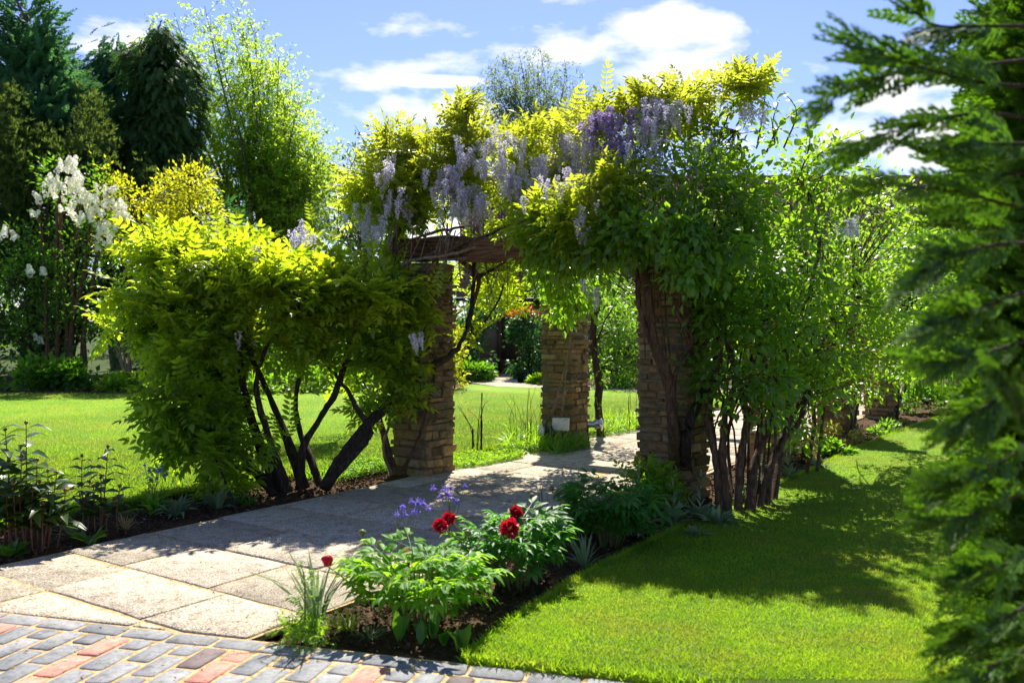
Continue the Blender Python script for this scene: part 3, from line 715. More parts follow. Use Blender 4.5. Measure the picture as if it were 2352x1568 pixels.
# ================================================================== PERGOLA PIERS AND BEAMS
def stone_mesh(k):
    rr = np.random.default_rng(k+700); V = []; c = .13
    for sx in (-1, 1):
        for sy in (-1, 1):
            for sz in (-1, 1):
                b = np.array((sx, sy, sz))*.5*rr.uniform(.86, 1.0, 3); cc = c*rr.uniform(.5, 1.5)*np.array((.35, .9, 1.4))*.5
                for ax in range(3):
                    p = b.copy()
                    for o in range(3):
                        if o != ax: p[o] -= np.sign(b[o])*cc[o]
                    V.append(p)
    V = np.array(V)
    def vi(sx, sy, sz, ax): return ((sx*2+sy)*2+sz)*3+ax
    F = []
    for ax in range(3):
        for s_ in (0, 1):
            o = [i for i in range(3) if i != ax]; ring = []
            for (a, b) in ((0, 0), (1, 0), (1, 1), (0, 1)):
                q = [0, 0, 0]; q[ax] = s_; q[o[0]] = a; q[o[1]] = b; ring.append(vi(*q, ax))
            F.append(tuple(ring) if (s_ == 1) != (ax == 1) else tuple(ring[::-1]))
    for ax in range(3):
        o = [i for i in range(3) if i != ax]
        for a in (0, 1):
            for b in (0, 1):
                q0 = [0, 0, 0]; q0[o[0]] = a; q0[o[1]] = b; q1 = list(q0); q1[ax] = 1
                F.append((vi(*q0, o[0]), vi(*q1, o[0]), vi(*q1, o[1]), vi(*q0, o[1])))
    for sx in (0, 1):
        for sy in (0, 1):
            for sz in (0, 1): F.append(tuple(vi(sx, sy, sz, a) for a in range(3)))
    me = bpy.data.meshes.new('stone'); me.from_pydata([tuple(v) for v in V], [], F); me.materials.append(M_stone)
    import bmesh
    bm = bmesh.new(); bm.from_mesh(me); bmesh.ops.recalc_face_normals(bm, faces=bm.faces); bm.to_mesh(me); bm.free(); return me
stones = [stone_mesh(k) for k in range(14)]
H = 2.12
def pier(a0, a1, c0, c1, label, far=False):
    ctr = ac((a0+a1)/2, (c0+c1)/2); t = thing('stone_pier', label, 'stone pier', ctr, 'rubble stone piers of the pergola'); t.rotation_euler = (0, 0, -TH)
    wc, wa = (c1-c0)/2, (a1-a0)/2     # local x = c, local y = a
    mb = MB(); mb.box((-wc+.016, -wa+.016, -.1), (wc-.016, wa-.016, H-.01))
    me = mesh_arrays('mortar_core', np.concatenate(mb.V), mb.L, mb.T, M_mortar); link('mortar_core', me, t)
    z = -.06; k = 0; big = True
    while z < H-.03:
        h = (R.uniform(.09, .13) if z < .25 else R.choice([R.uniform(.032, .05), R.uniform(.045, .07), R.uniform(.065, .10)])) if not far else R.uniform(.07, .11)
        h = min(h, H-z)
        for face in range(4):                       # 0: -a face, 1: +c face, 2: +a, 3: -c
            half = wc if face in (0, 2) else wa; perp = wa if face in (0, 2) else wc
            full = (face % 2 == 0) == (k % 2 == 0); s0, s1 = (-half, half) if full else (-half+.10, half-.10)
            n_ = (1 if R.random() < .3 else 2) if not full else int(R.integers(1, 4))
            if h > .088: n_ = min(n_, 2)
            cuts = np.sort(np.clip(np.linspace(s0, s1, n_+1)[1:-1]+R.normal(0, .035, n_-1), s0+.07, s1-.07)); cc = [s0, *cuts, s1]
            for i in range(n_):
                L_ = cc[i+1]-cc[i]; mid = (cc[i]+cc[i+1])/2; pr = R.uniform(-.006, .036); dep = .13
                m4 = Matrix.Diagonal((L_+.005, dep, h*R.uniform(.70, 1.0), 1)); yo = -perp+dep/2-pr
                rot = Matrix.Rotation((0, math.pi/2, math.pi, -math.pi/2)[face]+R.normal(0, .02), 4, 'Z')
                mm = (mid if face in (0, 1) else -mid)
                T4 = rot @ Matrix.Translation((mm+(R.normal(0, .006) if not full else R.normal(0, .010)), yo, z+h/2)) @ Matrix.Rotation(R.normal(0, .035), 4, 'Y') @ Matrix.Rotation(R.normal(0, .05), 4, 'Z') @ m4
                link('stone', stones[int(R.integers(14))], t, mat4=T4)
        z += h+.002; k += 1
    return t
pier(6.80, 7.26, -6.10, -5.64, 'stone pier at the left of the arch, bare branches crossing its front')
pier(9.55, 10.0, -6.05, -5.60, 'stone pier with the white box and spotlights at its foot, green climber over its top')
pier(7.03, 7.50, -3.46, -2.99, 'nearest stone pier, right of the arch, with twisting climber stems up its front')
pier(9.80, 10.25, -3.46, -3.0, 'stone pier behind the thicket of brown stems, second of the right row')
pier(12.55, 13.0, -3.46, -3.0, 'stone pier above the golden variegated shrub, third of the right row', True)
pier(15.35, 15.8, -3.46, -3.0, 'farthest stone pier of the right row, behind hanging green catkins', True)
pier(12.3, 12.75, -6.05, -5.60, 'stone pier of the left row seen only between the brown stems', True)
def beam(a, c0, c1, z, h, w, label, seed):
    o = ac(a, (c0+c1)/2, z); n_ = 46; L_ = c1-c0; xs = np.linspace(-L_/2, L_/2, n_); rings = []
    prof = [(-1, -1), (-.6, -1.06), (0, -1), (.6, -1.05), (1, -.95), (1.04, -.5), (.97, -.1), (1.06, .3), (.95, 1), (.5, 1.06), (0, .98), (-.5, 1.05), (-1, .97), (-1.05, .45), (-.94, .05), (-1.05, -.45)]
    V = []
    for i, x in enumerate(xs):
        sag = .018*math.sin(i*.21+seed)+.012*math.sin(i*.6+seed*2); tp = 1-.12*(i/n_)
        for j, (py, pz) in enumerate(prof):
            d = noise.noise(Vector((x*1.5, j*1.7, seed)))*.10+noise.noise(Vector((x*9, j*2.3, seed+4)))*.05
            V.append((x+(noise.noise(Vector((j*.9, seed, 3)))*.08 if i in (0, n_-1) else 0), py*w/2*tp*(1+d), pz*h/2*tp*(1+d)+sag))
    m = len(prof); F = []
    for i in range(n_-1):
        for j in range(m): F.append((i*m+j, (i+1)*m+j, (i+1)*m+(j+1) % m, i*m+(j+1) % m))
    F += [tuple(range(m)), tuple(range((n_-1)*m, n_*m))[::-1]]
    mb = MB(); mb.add(np.array(V), F); ob = link('oak_beam', mesh_arrays('oak_beam', np.array(V), mb.L, mb.T, M_oak, True), loc=tuple(o)); ob.rotation_euler = (0, rad(.6), -TH)
    tag(ob, label, 'beam', 'oak cross beams of the pergola'); return ob
beam(7.02, -6.28, -2.75, H+.115, .23, .22, 'weathered oak beam across the front of the pergola, reddish grain showing above the left pier', 1.)
beam(9.78, -6.2, -2.8, H+.115, .21, .2, 'second oak cross beam, dark and mostly under leaves', 5.)
beam(12.75, -6.2, -2.8, H+.115, .21, .2, 'third oak cross beam deep inside the pergola', 9.)
beam(15.55, -3.7, -2.6, H+.115, .21, .2, 'farthest oak cross beam stub on the last right pier', 13.)

# ================================================================== PLANTS ON THE PERGOLA
def px(L, Y=None): return [at(*(q if len(q) == 3 else (*q, Y))) for q in L]
def racemes(root, spots, Yd, size, mat, name='flower_cluster'):
    ms_ = shared(T_rac, mat, 'flower_cluster'); loc = np.array(root.location)
    for (u, v, k, sp) in spots:
        for _ in range(int(k*2.1)):
            p = at(u+R.normal(0, sp*1.35), v+R.normal(0, sp*1.1), Yd+R.normal(.05, .16)); s_ = size*R.uniform(.75, 1.25)
            M = Matrix.Translation(p-loc) @ Matrix.Rotation(R.uniform(0, 6.28), 4, 'Z') @ Matrix.Rotation(R.normal(0, .12), 4, 'X') @ Matrix.Diagonal((s_*1.05, s_*1.05, s_, 1))
            link(name, ms_[int(R.integers(6))], root, mat4=M)
# --- wisteria shrub left of the arch
b0 = gr(665, 1128)
wb = thing('wisteria_shrub', 'big freestanding wisteria shrub with bright yellow green crown left of the arch', 'shrub', b0)
stemsL = [([(650, 1130, 8.1), (612, 1060, 8.1), (575, 950, 8.2), (558, 880, 8.2), (545, 790, 8.2), (530, 700, 8.2)], .055, .02),
          ([(662, 1132, 8.0), (630, 1040, 8.0), (590, 900, 8.1), (610, 800, 8.2), (660, 700, 8.3)], .045, .012),
          ([(690, 1122, 8.15), (695, 1030, 8.1), (735, 960, 8.3), (770, 900, 8.4), (800, 800, 8.5), (810, 680, 8.5)], .045, .015),
          ([(745, 1122, 8.0), (790, 1045, 8.2), (845, 975, 8.4), (890, 932, 8.6), (930, 880, 8.7), (985, 845, 8.75), (1050, 800, 8.9), (1080, 720, 9.0), (1090, 600, 9.1)], .058, .02),
          ([(748, 1110, 7.95), (800, 1060, 8.0), (842, 1010, 8.1), (850, 985, 8.1), (825, 945, 8.2), (800, 900, 8.2), (760, 850, 8.3)], .04, .012),
          ([(640, 1122, 8.1), (590, 1085, 8.0), (540, 1070, 8.0), (470, 1050, 8.0), (430, 980, 8.0)], .04, .012),
          ([(630, 1135, 8.0), (560, 1050, 8.1), (480, 940, 8.1), (420, 860, 8.1), (350, 780, 8.1), (270, 760, 8.1)], .04, .01),
          ([(545, 1185, 7.3), (525, 1130, 7.4), (500, 1060, 7.6), (470, 1010, 7.8)], .02, .008),
          ([(700, 1120, 8.2), (640, 960, 8.4), (570, 800, 8.4), (500, 640, 8.4), (450, 560, 8.3)], .045, .012),
          ([(735, 1115, 8.3), (680, 940, 8.5), (720, 760, 8.6), (780, 640, 8.6), (850, 600, 8.6)], .035, .012)]
P_c = [(u, v, 8.58) for u, v in ((900, 640), (935, 690), (905, 740), (890, 820), (925, 870), (885, 930))]
anch = []
for (pp, r0, r1) in stemsL:
    mb = MB(); P_ = px(pp); P_[0][2] = max(P_[0][2], -.06) if P_[0][2] > -.3 else -.05
    mb.tube(P_, np.linspace(r0, r1, len(pp)), 8, 6, .006); mb.build('stem', M_bark_dark, wb, True); anch += list(spline(np.array(P_), 4)[8:])
bl = [(440, 565, 8.3, 95, 50, .6), (560, 575, 8.4, 105, 48, .6), (345, 630, 8.2, 60, 48, .5), (290, 748, 8.1, 62, 24, .35, .9), (450, 690, 8.2, 120, 75, .7), (640, 640, 8.4, 120, 70, .7),
      (780, 625, 8.5, 90, 62, .6), (870, 650, 8.5, 50, 50, .5), (550, 780, 8.1, 100, 40, .5, .7), (435, 820, 8.0, 70, 60, .5), (440, 930, 7.9, 70, 60, .5), (480, 1020, 7.8, 66, 44, .45), (470, 1090, 7.6, 50, 26, .35, .6),
      (540, 900, 8.0, 30, 45, .4, .5), (720, 720, 8.4, 110, 55, .6, .8), (860, 750, 8.6, 50, 50, .5), (790, 830, 8.5, 60, 24, .4, .4), (690, 810, 8.2, 60, 30, .4, .5), (985, 735, 8.6, 46, 28, .22, .9), (905, 830, 8.5, 40, 34, .25, .7),
      (635, 1010, 7.8, 40, 20, .3, .25), (395, 1000, 8.0, 40, 50, .4, .5), (400, 545, 8.3, 45, 34, .45)]
bl = [(b_[0], b_[1]+(38 if b_[1] < 700 else 0), *b_[2:]) for b_ in bl]+[(560, 1090, 7.75, 50, 22, .3, .5), (500, 1140, 7.5, 34, 16, .25, .5)]
P, O = blobpts(bl, 2150, .75, .53)
Pc = np.concatenate([at(*q)+R.normal(0, .10, (14, 3))*(1.2, .4, 1.2) for q in P_c]); P = np.concatenate([P, Pc]); O = np.concatenate([O, nrm(R.normal(0, 1, Pc.shape)+(0, -.5, 0))])
twigs(wb, P[::5], anch, .006, M_bark_dark)
p, f, up = clusters(P, O, 4, .09, .8, .25, .8, 1., .45); zz = p[:, 2]
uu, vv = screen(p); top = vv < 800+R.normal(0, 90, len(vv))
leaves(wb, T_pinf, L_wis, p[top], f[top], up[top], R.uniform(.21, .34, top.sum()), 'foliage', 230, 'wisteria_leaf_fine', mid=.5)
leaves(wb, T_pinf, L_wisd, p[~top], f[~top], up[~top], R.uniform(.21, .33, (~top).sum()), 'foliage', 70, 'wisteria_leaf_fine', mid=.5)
racemes(wb, [(600, 590, 2, 14), (955, 775, 1, 6), (975, 775, 1, 6), (570, 760, 1, 8), (400, 905, 1, 8)], 7.85, .15, P_lil)
# --- wisteria on top of the front arch
b1 = gr(915, 1083)
wt = thing('wisteria_climber', 'old wisteria climbing the left pier, its yellow leaves and lilac racemes topping the arch', 'climber', b1)
vst = [([(905, 1085, 8.75), (885, 1010, 8.8), (868, 930, 8.8), (905, 880, 8.75), (960, 830, 8.75), (940, 740, 8.75), (915, 650, 8.8), (905, 560, 8.9), (940, 500, 9.0)], .035, .02, M_bark),
       ([(925, 1082, 8.70), (960, 1010, 8.70), (985, 920, 8.72), (1000, 830, 8.8), (975, 760, 8.7), (1010, 640, 8.75), (985, 560, 8.8)], .02, .012, M_bark),
       ([(900, 1088, 8.7), (880, 1030, 8.7), (895, 960, 8.7), (880, 900, 8.7), (900, 860, 8.7)], .018, .01, M_bark_pale),
       ([(918, 615, 8.62), (945, 598, 8.6), (1000, 590, 8.6), (1060, 578, 8.6), (1110, 560, 8.62), (1160, 535, 8.7)], .022, .012, M_bark_pale),
       ([(985, 596, 8.62), (1040, 596, 8.62), (1090, 585, 8.7), (1150, 570, 8.8), (1200, 575, 8.9)], .016, .008, M_bark_pale),
       ([(990, 600, 8.6), (1060, 560, 8.62), (1120, 540, 8.7), (1200, 500, 8.8)], .025, .012, M_bark),
       ([(1060, 600, 9.1), (1100, 640, 9.3), (1080, 720, 9.4), (1085, 770, 9.4)], .022, .018, M_bark),
       ([(1090, 640, 9.3), (1130, 620, 9.2), (1180, 590, 9.0), (1240, 560, 9.)], .022, .01, M_bark_dark),
       ([(1075, 790, 9.4), (1120, 730, 9.4), (1145, 690, 9.5), (1160, 640, 9.6)], .014, .006, M_bark_dark),
       ([(880, 600, 8.7), (920, 565, 8.68), (960, 545, 8.66), (1010, 530, 8.7), (1080, 520, 8.8)], .018, .01, M_bark)]
anch = []
for (pp, r0, r1, mt) in vst:
    mb = MB(); P_ = px(pp); mb.tube(P_, np.linspace(r0, r1, len(pp)), 7, 6, .005); mb.build('stem', mt, wt, True); anch += list(spline(np.array(P_), 4))
mb = MB()
for _ in range(46):
    u0 = R.uniform(870, 1200); v0 = R.uniform(500, 560); dx = R.normal(-10, 45); ln = R.uniform(40, 190)
    mb.tube(px([(u0, v0, 8.66), (u0+dx*.4, v0+ln*.5, 8.64+R.normal(0, .05)), (u0+dx, v0+ln, 8.66)]), [.006, .005, .003], 4, 3)
stuff(mb.build('twigs', M_bark_pale, wt))
bt = [(900, 430, 9.2, 95, 75, .7), (985, 360, 9.3, 75, 55, .6), (1058, 290, 9.2, 34, 52, .3, 1.2), (1140, 385, 9.3, 110, 75, .8), (1280, 325, 9.3, 90, 48, .8), (1180, 470, 9.2, 150, 60, .8), (910, 490, 9.1, 66, 40, .5, .8),
      (835, 470, 9.6, 44, 50, .5, .5), (1340, 430, 9.0, 90, 80, .7), (1110, 610, 9.8, 90, 34, .5, .9), (1150, 680, 10.0, 60, 34, .4, .8), (740, 545, 9.6, 46, 16, .4, .5), (1000, 450, 9.1, 90, 60, .6), (1060, 250, 9.2, 18, 22, .15), (890, 320, 9.2, 26, 22, .2), (940, 325, 9.3, 26, 26, .2), (1300, 280, 9.2, 50, 20, .3),
      (1060, 780, 9.5, 50, 40, .4, .4), (1230, 500, 8.0, 60, 34, .2, 1.2), (1320, 500, 7.55, 50, 50, .2, 1.2), (1180, 515, 8.3, 50, 26, .2, 1.2), (1400, 430, 7.6, 60, 40, .2)]
P, O = blobpts(bt, 1300, .7, .42); twigs(wt, P[::5], anch+list(blobpts(bt, 60, 0)[0]), .006, M_bark)
p, f, up = clusters(P, O, 4, .08, .7, .5, .8, 1., .5); uu, vv = screen(p)
hi = vv < 420+R.normal(0, 60, len(vv))
leaves(wt, T_pin, L_wisy, p[hi], f[hi], up[hi], R.uniform(.20, .30, hi.sum()), 'foliage', 150, 'wisteria_leaf', mid=.6)
leaves(wt, T_pin, L_wis, p[~hi], f[~hi], up[~hi], R.uniform(.20, .30, (~hi).sum()), 'foliage', 150, 'wisteria_leaf', mid=.6)
racemes(wt, [(1094, 345, 12, 22), (1017, 412, 8, 16), (1041, 400, 5, 14), (1067, 465, 11, 20), (1104, 455, 7, 16), (1157, 400, 7, 15), (1184, 405, 7, 15), (1217, 388, 8, 16), (1250, 378, 8, 17), (1301, 320, 11, 20), (1331, 345, 10, 18), (1347, 385, 7, 12), (1351, 420, 6, 8),
             (1324, 470, 8, 12), (1337, 500, 6, 9), (1341, 525, 4, 6), (917, 465, 7, 18), (864, 530, 6, 14), (884, 380, 6, 15), (1167, 325, 5, 14), (830, 480, 5, 14), (700, 530, 4, 14), (700, 540, 2, 14)], 8.55, .155, P_lil)
racemes(wt, [(1324, 470, 3, 14), (1337, 500, 3, 10), (1341, 530, 2, 6), (1310, 430, 3, 16), (1342, 655, 1, 5), (1362, 660, 1, 5), (1290, 410, 3, 16), (1240, 420, 2, 16)], 7.5, .14, P_lil)
mb = MB(); mb.tube(px([(1341, 560, 8.7), (1349, 590, 8.7), (1358, 640, 8.7)]), .004, 4, 4); mb.build('stem', M_bark_pale, wt)
# --- purple wisteria right of the arch top
wp = thing('purple_wisteria', 'deeper purple wisteria flowering on the highest part of the pergola', 'climber', gr(1555, 1130))
P, O = blobpts([(1410, 300, 8.5, 80, 50, .5), (1530, 250, 8.3, 90, 50, .5), (1460, 250, 8.4, 50, 30, .4), (1700, 200, 8.0, 55, 28, .3, 1.3), (1590, 220, 8.2, 40, 22, .3)], 190, .6)
p, f, up = clusters(P, O, 4, .07, .5, .6, .8); leaves(wp, T_pin, L_wisy, p, f, up, R.uniform(.2, .28, len(p)), 'foliage', 60, 'wisteria_leaf', mid=.6)
racemes(wp, [(1364, 262, 5, 12), (1401, 262, 10, 16), (1411, 312, 12, 20), (1437, 322, 9, 16), (1400, 350, 6, 14), (1385, 400, 3, 10)], 8.0, .16, P_pur)
racemes(wp, [(1477, 300, 8, 16), (1501, 258, 8, 18), (1527, 240, 9, 20), (1545, 270, 6, 16), (1640, 330, 5, 16), (1600, 380, 4, 14), (1715, 240, 5, 14), (1570, 545, 2, 3), (1512, 400, 6, 14), (1460, 360, 6, 14), (1660, 420, 4, 14), (1950, 515, 4, 10), (1500, 340, 6, 20)], 7.8, .14, P_lil)
mb = MB(); mb.tube([gr(1555, 1130)+(0, .0, -.05), at(1540, 900, 7.35), at(1500, 760, 7.4), at(1480, 600, 7.55), at(1440, 420, 8.2), at(1420, 330, 8.3)], [.05, .04, .035, .03, .02, .01], 8, 6, .006); mb.build('stem', M_bark, wp, True)
mb = MB(); mb.tube([gr(1552, 1132)+(0, -.02, -.05), at(1547, 1000, 7.32), at(1535, 900, 7.33), at(1500, 800, 7.45), at(1468, 700, 7.5), at(1463, 600, 7.6), at(1440, 520, 7.8)], [.05, .045, .03, .028, .025, .02, .012], 8, 6, .006); mb.build('stem', M_bark, wp, True)
mb = MB(); mb.tube(px([(1545, 940, 7.32), (1548, 880, 7.32), (1560, 830, 7.34), (1590, 780, 7.4), (1560, 730, 7.4), (1530, 650, 7.45), (1500, 600, 7.5)]), [.03, .022, .02, .018, .015, .012, .01], 7, 6, .005); mb.build('stem', M_bark, wp, True)
mb = MB()
for k in range(7): 
    u0 = 1480+k*17; mb.tube(px([(u0, 590, 7.42), (u0+R.normal(0, 8), 700, 7.42), (u0+R.normal(8, 12), 820, 7.42)]), .006, 4, 4)
stuff(mb.build('twigs', M_bark, wp))
mb = MB(); mb.tube([gr(1575, 1135)+(0, 0, -.05), at(1575, 1010, 7.35), at(1600, 930, 7.45), at(1640, 850, 7.5), at(1650, 760, 7.6)], [.055, .045, .035, .03, .02], 8, 6, .006); mb.build('stem', M_bark_dark, wp, True)
# --- big leafy climber (right mass)
hc = thing('leafy_climber', 'huge green climber on many bare brown stems, smothering the right side of the pergola', 'climber', gr(1690, 1160))
hst = [[(1665, 1160, 7.1), (1645, 1060, 7.2), (1625, 960, 7.3), (1640, 880, 7.4), (1655, 780, 7.5), (1600, 680, 7.6), (1560, 600, 7.7)],
       [(1680, 1165, 7.1), (1660, 1040, 7.2), (1668, 940, 7.3), (1690, 860, 7.4), (1660, 740, 7.5), (1680, 620, 7.7), (1700, 500, 7.9)],
       [(1690, 1168, 7.05), (1700, 1060, 7.2), (1715, 960, 7.3), (1700, 880, 7.4), (1740, 800, 7.6), (1760, 660, 7.8), (1740, 480, 8.0), (1690, 300, 8.1)],
       [(1700, 1165, 7.1), (1735, 1060, 7.3), (1770, 960, 7.5), (1765, 860, 7.6), (1740, 790, 7.6), (1710, 700, 7.7), (1620, 560, 7.8)],
       [(1712, 1165, 7.2), (1760, 1090, 7.3), (1800, 1010, 7.5), (1812, 900, 7.6), (1800, 830, 7.7), (1840, 740, 7.9), (1880, 560, 8.2), (1850, 420, 8.3)],
       [(1725, 1160, 7.3), (1780, 1040, 7.5), (1840, 960, 7.7), (1860, 860, 8.0), (1830, 760, 8.0), (1800, 640, 8.0)],
       [(1740, 1155, 7.5), (1800, 1000, 7.9), (1850, 900, 8.2), (1900, 760, 8.6), (1960, 640, 9.0)],
       [(1700, 1160, 7.4), (1740, 1000, 7.6), (1790, 850, 7.9), (1850, 700, 8.4), (1820, 500, 8.5)],
       [(1660, 1150, 7.5), (1640, 1000, 7.7), (1620, 860, 7.8), (1640, 700, 7.8)],
       [(1850, 1080, 8.9), (1870, 960, 8.9), (1850, 860, 8.9), (1870, 760, 8.9), (1900, 640, 9)],
       [(1860, 1085, 9.0), (1890, 960, 9.0), (1900, 860, 9.0), (1920, 740, 9.2)]]
anch = []
for _ in range(12):
    u0 = R.uniform(1640, 1760); hst.append([(u0, 1160, 7.2+R.uniform(0, .5)), (u0+R.normal(0, 25)+(u0-1690)*.6, 1000+R.normal(0, 15), 7.4+R.uniform(-.1, .5)), (u0+R.normal(10, 35)+(u0-1690)*.9, 840, 7.6+R.uniform(-.1, .5)), (u0+R.normal(20, 50)+(u0-1690)*1.1, 640, 7.9)])
for k, pp in enumerate(hst):
    pp = list(pp); pp[0] = ((pp[0][0]+pp[1][0])/2+R.normal(0, 6), pp[0][1], pp[0][2]); P_ = px(pp); P_[0][2] = -.05; mb = MB(); mb.tube(P_, np.linspace(.040-.002*k if k < 11 else .012, .014 if k < 11 else .006, len(pp)), 8, 6, .008); mb.build('stem', M_bark, hc, True); anch += list(spline(np.array(P_), 4)[10:])
bh = [(1450, 430, 8.0, 85, 75, .6), (1560, 330, 8.1, 90, 65, .6), (1480, 550, 7.7, 90, 50, .4), (1620, 450, 7.9, 120, 90, .8), (1780, 390, 8.1, 110, 75, .8), (1890, 400, 8.4, 75, 70, .7), (1970, 500, 9., 90, 60, .8), (2060, 580, 10, 95, 60, 1., .8),
      (2110, 500, 11, 70, 50, 1, .6), (1800, 300, 8.1, 60, 36, .4, .6), (1690, 330, 8.0, 60, 40, .4, .8), (1400, 570, 7.9, 46, 40, .3, .5), (1990, 600, 9.2, 80, 60, .7, .6), (1960, 440, 9.2, 90, 44, .6, .8), (2060, 480, 10, 80, 50, .8, .8)]
bh2 = [(1690, 610, 7.7, 115, 75, .6), (1840, 600, 8.3, 110, 100, .8), (1940, 700, 8.9, 100, 80, .7), (1770, 740, 7.6, 95, 60, .5), (1680, 730, 7.4, 50, 60, .3), (1860, 800, 8.0, 80, 60, .5), (1740, 870, 7.15, 80, 30, .25), (1960, 790, 8.6, 85, 50, .5), (1640, 690, 7.4, 40, 70, .3),
       (1620, 850, 7.3, 22, 50, .2, .8), (1690, 780, 7.2, 50, 24, .2, .8), (1880, 880, 8.1, 70, 34, .4, .8), (2040, 700, 9.8, 80, 70, .8), (2070, 820, 10.5, 60, 50, .6), (1990, 880, 9.6, 50, 30, .4, .7), (1850, 960, 8.6, 40, 50, .25, .35), (1790, 960, 7.7, 40, 24, .2, .4), (1560, 620, 6.95, 40, 16, .12), (1900, 930, 9, 30, 30, .3, .5), (1740, 930, 7.3, 60, 22, .2, .5), (1660, 960, 7.15, 20, 30, .12, .5), (1830, 1000, 8.2, 40, 30, .25, .4), (1700, 480, 7.4, 70, 60, .3, .8), (1600, 430, 7.4, 60, 60, .3, .8)]
bh = [(*q[:5], q[5]*.7, *q[6:]) for q in bh]
P, O = blobpts(bh, 1600, .6, .5); P2, O2 = blobpts(bh2, 2900, .5, .32); P = np.concatenate([P, P2]); O = np.concatenate([O, O2]); tg_ = P[::5]; twigs(hc, tg_, anch, .005, M_bark)
p, f, up = clusters(P, O, 7, .11, .5, .0, .9, 1., .5); uu, vv = screen(p)
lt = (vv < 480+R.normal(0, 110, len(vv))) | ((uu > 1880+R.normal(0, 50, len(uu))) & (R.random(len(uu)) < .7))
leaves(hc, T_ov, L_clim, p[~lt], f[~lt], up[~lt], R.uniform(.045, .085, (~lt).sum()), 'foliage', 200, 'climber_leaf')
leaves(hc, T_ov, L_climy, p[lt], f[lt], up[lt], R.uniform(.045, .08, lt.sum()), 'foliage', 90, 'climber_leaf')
# arching shoots with leaves on both sides
def shoot(mbst, pts, r, LS, per=.035, ls=.07, tip=True):
    P_ = spline(np.array(px(pts)), 8); mbst.tube(px(pts), [r, r*.7, r*.35], 4, 4)
    seg = np.linalg.norm(np.diff(P_, axis=0), axis=1).cumsum(); tot_ = seg[-1]; n_ = int(tot_/per)
    for i in range(n_):
        s_ = (i+.5)/n_*tot_; j = min(np.searchsorted(seg, s_), len(P_)-2); pt = P_[j]; T_ = nrm(P_[j+1]-P_[j]); sd_ = nrm(np.cross(T_, (0, 0, 1.))+R.normal(0, .3, 3))*(1 if i % 2 else -1)
        LS.append((pt, T_*.5+sd_+np.array((0, 0, R.normal(-.1, .25))), ls*R.uniform(.7, 1.2)))
def shoots(root, lst, mat, T, pname, ls, per, key, mstem=M_bark):
    mbs = MB(); LS = []
    for pts in lst: shoot(mbs, pts, .009, LS, per, ls)
    stuff(mbs.build('shoots', mstem, root)); p = np.array([a[0] for a in LS]); f = np.array([a[1] for a in LS]); s_ = np.array([a[2] for a in LS])
    leaves(root, T, mat, p, f, R.normal(0, .4, p.shape)+(0, 0, 1), s_, 'shoot_leaves', 0)
shoots(hc, [[(1740, 330, 8.1), (1755, 240, 8.1), (1760, 165, 8.1)], [(1800, 340, 8.1), (1830, 260, 8.1), (1800, 210, 8.1)], [(1830, 350, 8.2), (1870, 290, 8.2), (1905, 235, 8.2)], [(1860, 380, 8.3), (1900, 340, 8.3), (1985, 300, 8.3)],
            [(1650, 330, 8.0), (1680, 250, 8.0), (1715, 215, 8.0)], [(1580, 320, 8.0), (1640, 280, 8.0), (1730, 200, 8.0)], [(1760, 350, 8.1), (1790, 290, 8.1), (1845, 240, 8.1)], [(1900, 400, 8.5), (1950, 380, 8.5), (2010, 395, 8.5)],
            [(1820, 760, 7.9), (1900, 740, 7.8), (2000, 745, 7.7)], [(1850, 800, 8.1), (1930, 810, 8.0), (2010, 825, 7.9)], [(1840, 700, 8.0), (1960, 700, 8.0), (2050, 710, 8.0)], [(1690, 870, 7.2), (1760, 858, 7.2), (1830, 870, 7.2)], [(1640, 880, 7.3), (1700, 860, 7.2), (1740, 880, 7.1)],
            [(1640, 780, 7.2), (1690, 790, 7.15), (1760, 800, 7.1)], [(1830, 420, 8.2), (1860, 330, 8.2), (1850, 270, 8.2)], [(1780, 330, 8.2), (1775, 280, 8.2), (1790, 230, 8.2)]], L_climy, T_ov, 'leaf', .1, .035, 'x')
shoots(wt, [[(1050, 340, 9.1), (1065, 290, 9.1), (1045, 235, 9.1)], [(1080, 350, 9.1), (1090, 300, 9.1), (1085, 245, 9.1)], [(900, 370, 9.1), (890, 330, 9.1), (885, 290, 9.1)], [(960, 360, 9.2), (950, 320, 9.2), (935, 290, 9.2)], [(1010, 330, 9.2), (1000, 310, 9.2), (990, 300, 9.2)]], L_wisy, T_ov, 'leaf', .09, .03, 'x')
shoots(wp, [[(1500, 280, 8.1), (1530, 220, 8.1), (1560, 190, 8.1)], [(1450, 260, 8.1), (1430, 225, 8.1), (1410, 215, 8.1)], [(1500, 240, 8.1), (1490, 215, 8.1), (1500, 200, 8.1)]], L_wisy, T_ov, 'leaf', .09, .03, 'x')
# --- climber hanging over the middle pier
bc = thing('broadleaf_climber', 'dark broadleaf climber hanging in a bunch over the pier with the white box', 'climber', gr(1300, 1035))
bb = [(1310, 555, 9.6, 90, 62, .6), (1270, 630, 9.9, 55, 60, .5), (1325, 665, 10.0, 60, 48, .4), (1400, 550, 9.2, 80, 50, .5, .8), (1235, 570, 9.6, 55, 36, .4, .8), (1290, 715, 10.3, 36, 30, .3), (1370, 620, 9.6, 50, 40, .4, .6), (1250, 480, 9.3, 70, 40, .4, .6)]
P, O = blobpts(bb, 700, .7, .2)
mb = MB(); an = [ac(9.5, -5.7, z) for z in (0, .5, 1., 1.5, 2., 2.4)]
mb.tube([ac(9.46, -5.8, -.05), at(1290, 950, 10.7), at(1300, 850, 10.75), at(1310, 770, 10.75), at(1300, 640, 10.3)], [.016, .014, .012, .01, .008], 6, 6, .004); mb.build('stem', M_bark_pale, bc, True)
